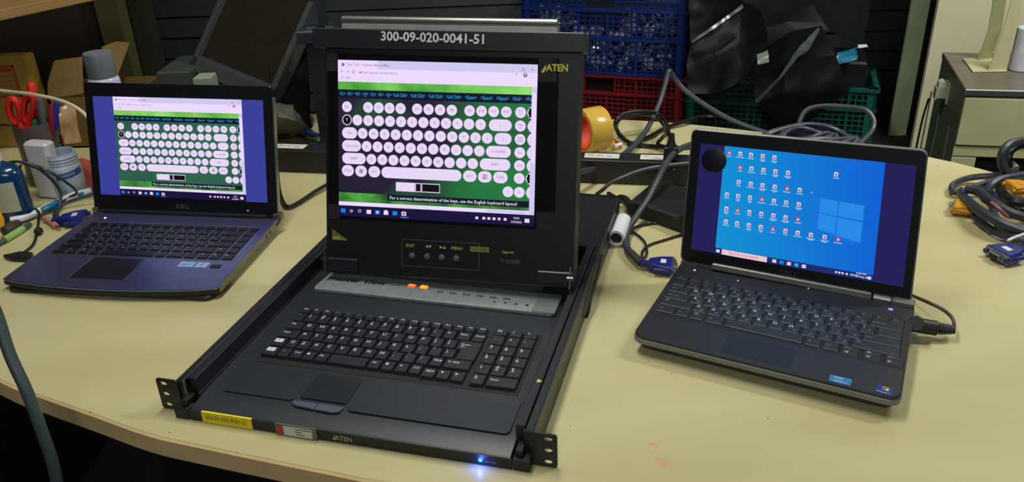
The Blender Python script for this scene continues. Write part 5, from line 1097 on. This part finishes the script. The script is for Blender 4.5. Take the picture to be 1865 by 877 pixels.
b = MB(); sheet(b, [[Yp(1524, 96, 2.93), Yp(1545, 92, 2.95), Yp(1562, 86, 2.95)], [Yp(1524, 106, 2.9), Yp(1540, 104, 2.9), Yp(1560, 100, 2.9)], [Yp(1530, 116, 2.88), Yp(1545, 113, 2.88), Yp(1558, 110, 2.88)]], 5, .008, 26, 6, thick=.003); o = b.build('cyan_plastic', mat('cyan_film', (30, 110, 140), rough=.25)); tag(o, 'cyan plastic film on top of the black box in the green crate', 'plastic film')
b = MB(); sheet(b, [[Yp(1562, 82, 2.93), Yp(1578, 80, 2.94)], [Yp(1563, 88, 2.92), Yp(1580, 86, 2.92)]], 3, .004, 30, 2, thick=.003); o = b.build('white_scrap', PAPER); tag(o, 'small white scrap on the bags beside the cyan film', 'paper')

# ================================================================== FILING CABINET
ca = at(1760, 162, -.06); cbk = at(1718, 95, -.06); dr = at(1865, 164.5, -.06)
dfront = (dr-ca).normalized(); dback = (cbk-ca); dl = dback.length
yw = math.atan2(dfront.y, dfront.x)
FC = thing('filing_cabinet', (ca.x+.2, ca.y+.3, FLOOR), 'cream steel cabinet with a dark worn top at the right', 'cabinet')
cf0 = frame((ca.x, ca.y, 0), yw); 
bv = Vector((dback.x, dback.y, 0)); nb = bv.normalized()
def cfm(p):  # x along the front, y along the side
    return Vector((ca.x, ca.y, 0))+Vector((dfront.x, dfront.y, 0)).normalized()*p[0]+nb*p[1]+Vector((0, 0, p[2]))
CWd = .46
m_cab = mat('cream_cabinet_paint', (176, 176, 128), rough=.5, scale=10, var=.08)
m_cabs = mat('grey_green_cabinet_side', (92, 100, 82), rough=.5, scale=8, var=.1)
b = MB(cfm); b.box(-.002, CWd, -.004, dl, -.078, -.060, None, .002); b.build('top_panel', mat('worn_brown_grey_top', (96, 90, 76), rough=.35, scale=7, var=.15), FC)
b = MB(cfm); b.box(-.003, CWd, -.006, -.003, -.076, -.062, None); b.build('metal_edge', STEEL, FC)
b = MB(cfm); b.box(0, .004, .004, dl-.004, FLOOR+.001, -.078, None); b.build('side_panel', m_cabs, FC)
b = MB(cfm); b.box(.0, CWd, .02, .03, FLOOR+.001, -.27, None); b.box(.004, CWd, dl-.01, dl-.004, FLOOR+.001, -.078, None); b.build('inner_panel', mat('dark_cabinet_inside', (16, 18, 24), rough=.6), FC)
b = MB(cfm); b.box(.002, CWd, -.004, .02, -.218, -.082, None, .003); b.build('drawer', m_cab, FC)
b = MB(cfm); b.box(.0, CWd, .0, .02, -.252, -.222, None, .003); b.build('front_rail', m_cab, FC)
b = MB(cfm); b.box(.0, .062, .001, .02, FLOOR+.001, -.253, None, .002); b.build('front_stile', m_cab, FC)
b = MB(cfm)
for y_ in (.1, .28, .46): b.box(-.003, .0, y_, y_+.01, FLOOR+.05, -.2, None)
b.build('side_ridge', mat('pale_ridge', (118, 124, 104), rough=.4), FC)
b = MB(cfm); 
b.box(-.004, .0, dl*.50, dl*.64, -.165, -.105, None); b.box(-.03, -.004, dl*.52, dl*.53, -.15, -.115, None); b.box(-.03, -.004, dl*.61, dl*.62, -.15, -.115, None); b.box(-.034, -.03, dl*.52, dl*.62, -.155, -.12, None)
b.build('lock_bracket', mat('pale_bracket', (168, 174, 146), rough=.45), FC)
b = MB(); b.cyl(cfm((-.018, dl*.53, -.112)), cfm((-.018, dl*.61, -.112)), .012, None, 16); b.build('roller', MATS['pale_bracket'], FC)
b = MB(); b.cyl(cfm((-.036, dl*.57, -.138)), cfm((-.033, dl*.57, -.138)), .006, None, 12); b.build('bolt', mat('rusty_bolt', (120, 70, 44), rough=.6), FC)
# things on the cabinet
zt_ = -.0595
def flap(name, rows, m, parent=None, th=.0025):
    b = MB(); sheet(b, rows, 5, 0, 1, 0, thick=th); return b.build(name, m, parent)
m_pc = mat('cream_card', (182, 176, 134), rough=.6, var=.05)
q0_ = at(1775, 131, zt_); ST = thing('card_stand', at(1800, 122, zt_), 'cream folded card stand with two tall flaps on the cabinet', 'stand')
b = MB(); bp_ = [at(*p) for p in ((1771, 132, zt_), (1833, 131, zt_), (1828, 108, zt_), (1753, 108, zt_))]; b.rprism([(p.x, p.y) for p in bp_], zt_+.0002, zt_+.004, None, .0005); b.build('base_plate', m_pc, ST)
yb = at(1790, 110, zt_).y; yf = at(1815, 130, zt_).y
flap('left_flap', [[Yp(1812, -45, yb), Yp(1836, -45, yb)], [Yp(1808, 10, yb), Yp(1832, 5, yb)], [Yp(1800, 55, yb), Yp(1824, 55, yb)], [Yp(1790, 85, yb), Yp(1812, 90, yb)], [Yp(1778, 107, yb), Yp(1802, 108, yb)]], mat('olive_cream_card', (142, 142, 96), rough=.6), ST)
flap('right_flap', [[Yp(1848, -45, yf), Yp(1875, -45, yf)], [Yp(1840, 10, yf), Yp(1862, 5, yf)], [Yp(1828, 50, yf), Yp(1852, 45, yf)], [Yp(1815, 90, yf), Yp(1842, 85, yf)], [Yp(1799, 129, yf), Yp(1833, 130, yf)]], m_pc, ST)
rp_ = at(1857, 127, zt_); b = MB(); b.lathe([(.028, .0005), (.03, .002), (.03, .118), (.028, .12)], None, frame((rp_.x, rp_.y, zt_)), 28); o = b.build('paper_roll', mat('white_roll', (190, 192, 200), rough=.6)); tag(o, 'white roll standing on the cabinet at the right edge of the picture', 'roll')
b = MB(); b.tube([cfm((-.045, dl*.60, -.16)), cfm((-.05, dl*.63, -.25)), cfm((-.05, dl*.64, -.45)), cfm((-.04, dl*.64, FLOOR+.006))], .003, None, 6); o = b.build('thin_lead', CABLED); tag(o, 'thin dark cord hanging down the left side of the cabinet', 'cord')

# ================================================================== UNDER THE TABLE
def bagblob(lbl, px, py, z0, r_, m, seed, name='plastic_bag'):
    c0 = at(px, py, z0); b = MB(); vs = []; n1, n2 = 14, 20
    for i in range(n1+1):
        for j in range(n2):
            th = pi*i/n1; ph = 2*pi*j/n2; v = Vector((sin(th)*cos(ph), sin(th)*sin(ph), cos(th)*.6)); k_ = 1+.35*noise.noise(v*2.6+Vector((seed, 0, 0)))+.15*noise.noise(v*7)
            q = c0+v*(r_*k_); q.z = max(q.z, FLOOR+.002); vs.append(q)
    b.add(vs, [(i*n2+j, i*n2+(j+1) % n2, (i+1)*n2+(j+1) % n2, (i+1)*n2+j) for i in range(n1) for j in range(n2)], None, IDENT)
    o = b.build(name, m, smooth=False); tag(o, lbl, 'bag'); return o
bagblob('crumpled blue plastic bag on the floor under the left end of the table', 12, 775, FLOOR+.08, .12, mat('blue_tinted_bag', (60, 80, 140), rough=.2, rgb2=(150, 170, 210), scale=20), 2)
bagblob('crumpled dark green clear bag on the floor below the blue bag', 20, 850, FLOOR+.07, .12, mat('dark_clear_bag', (60, 80, 72), rough=.18, rgb2=(190, 205, 195), scale=16, thr=(.5, .75)), 5)
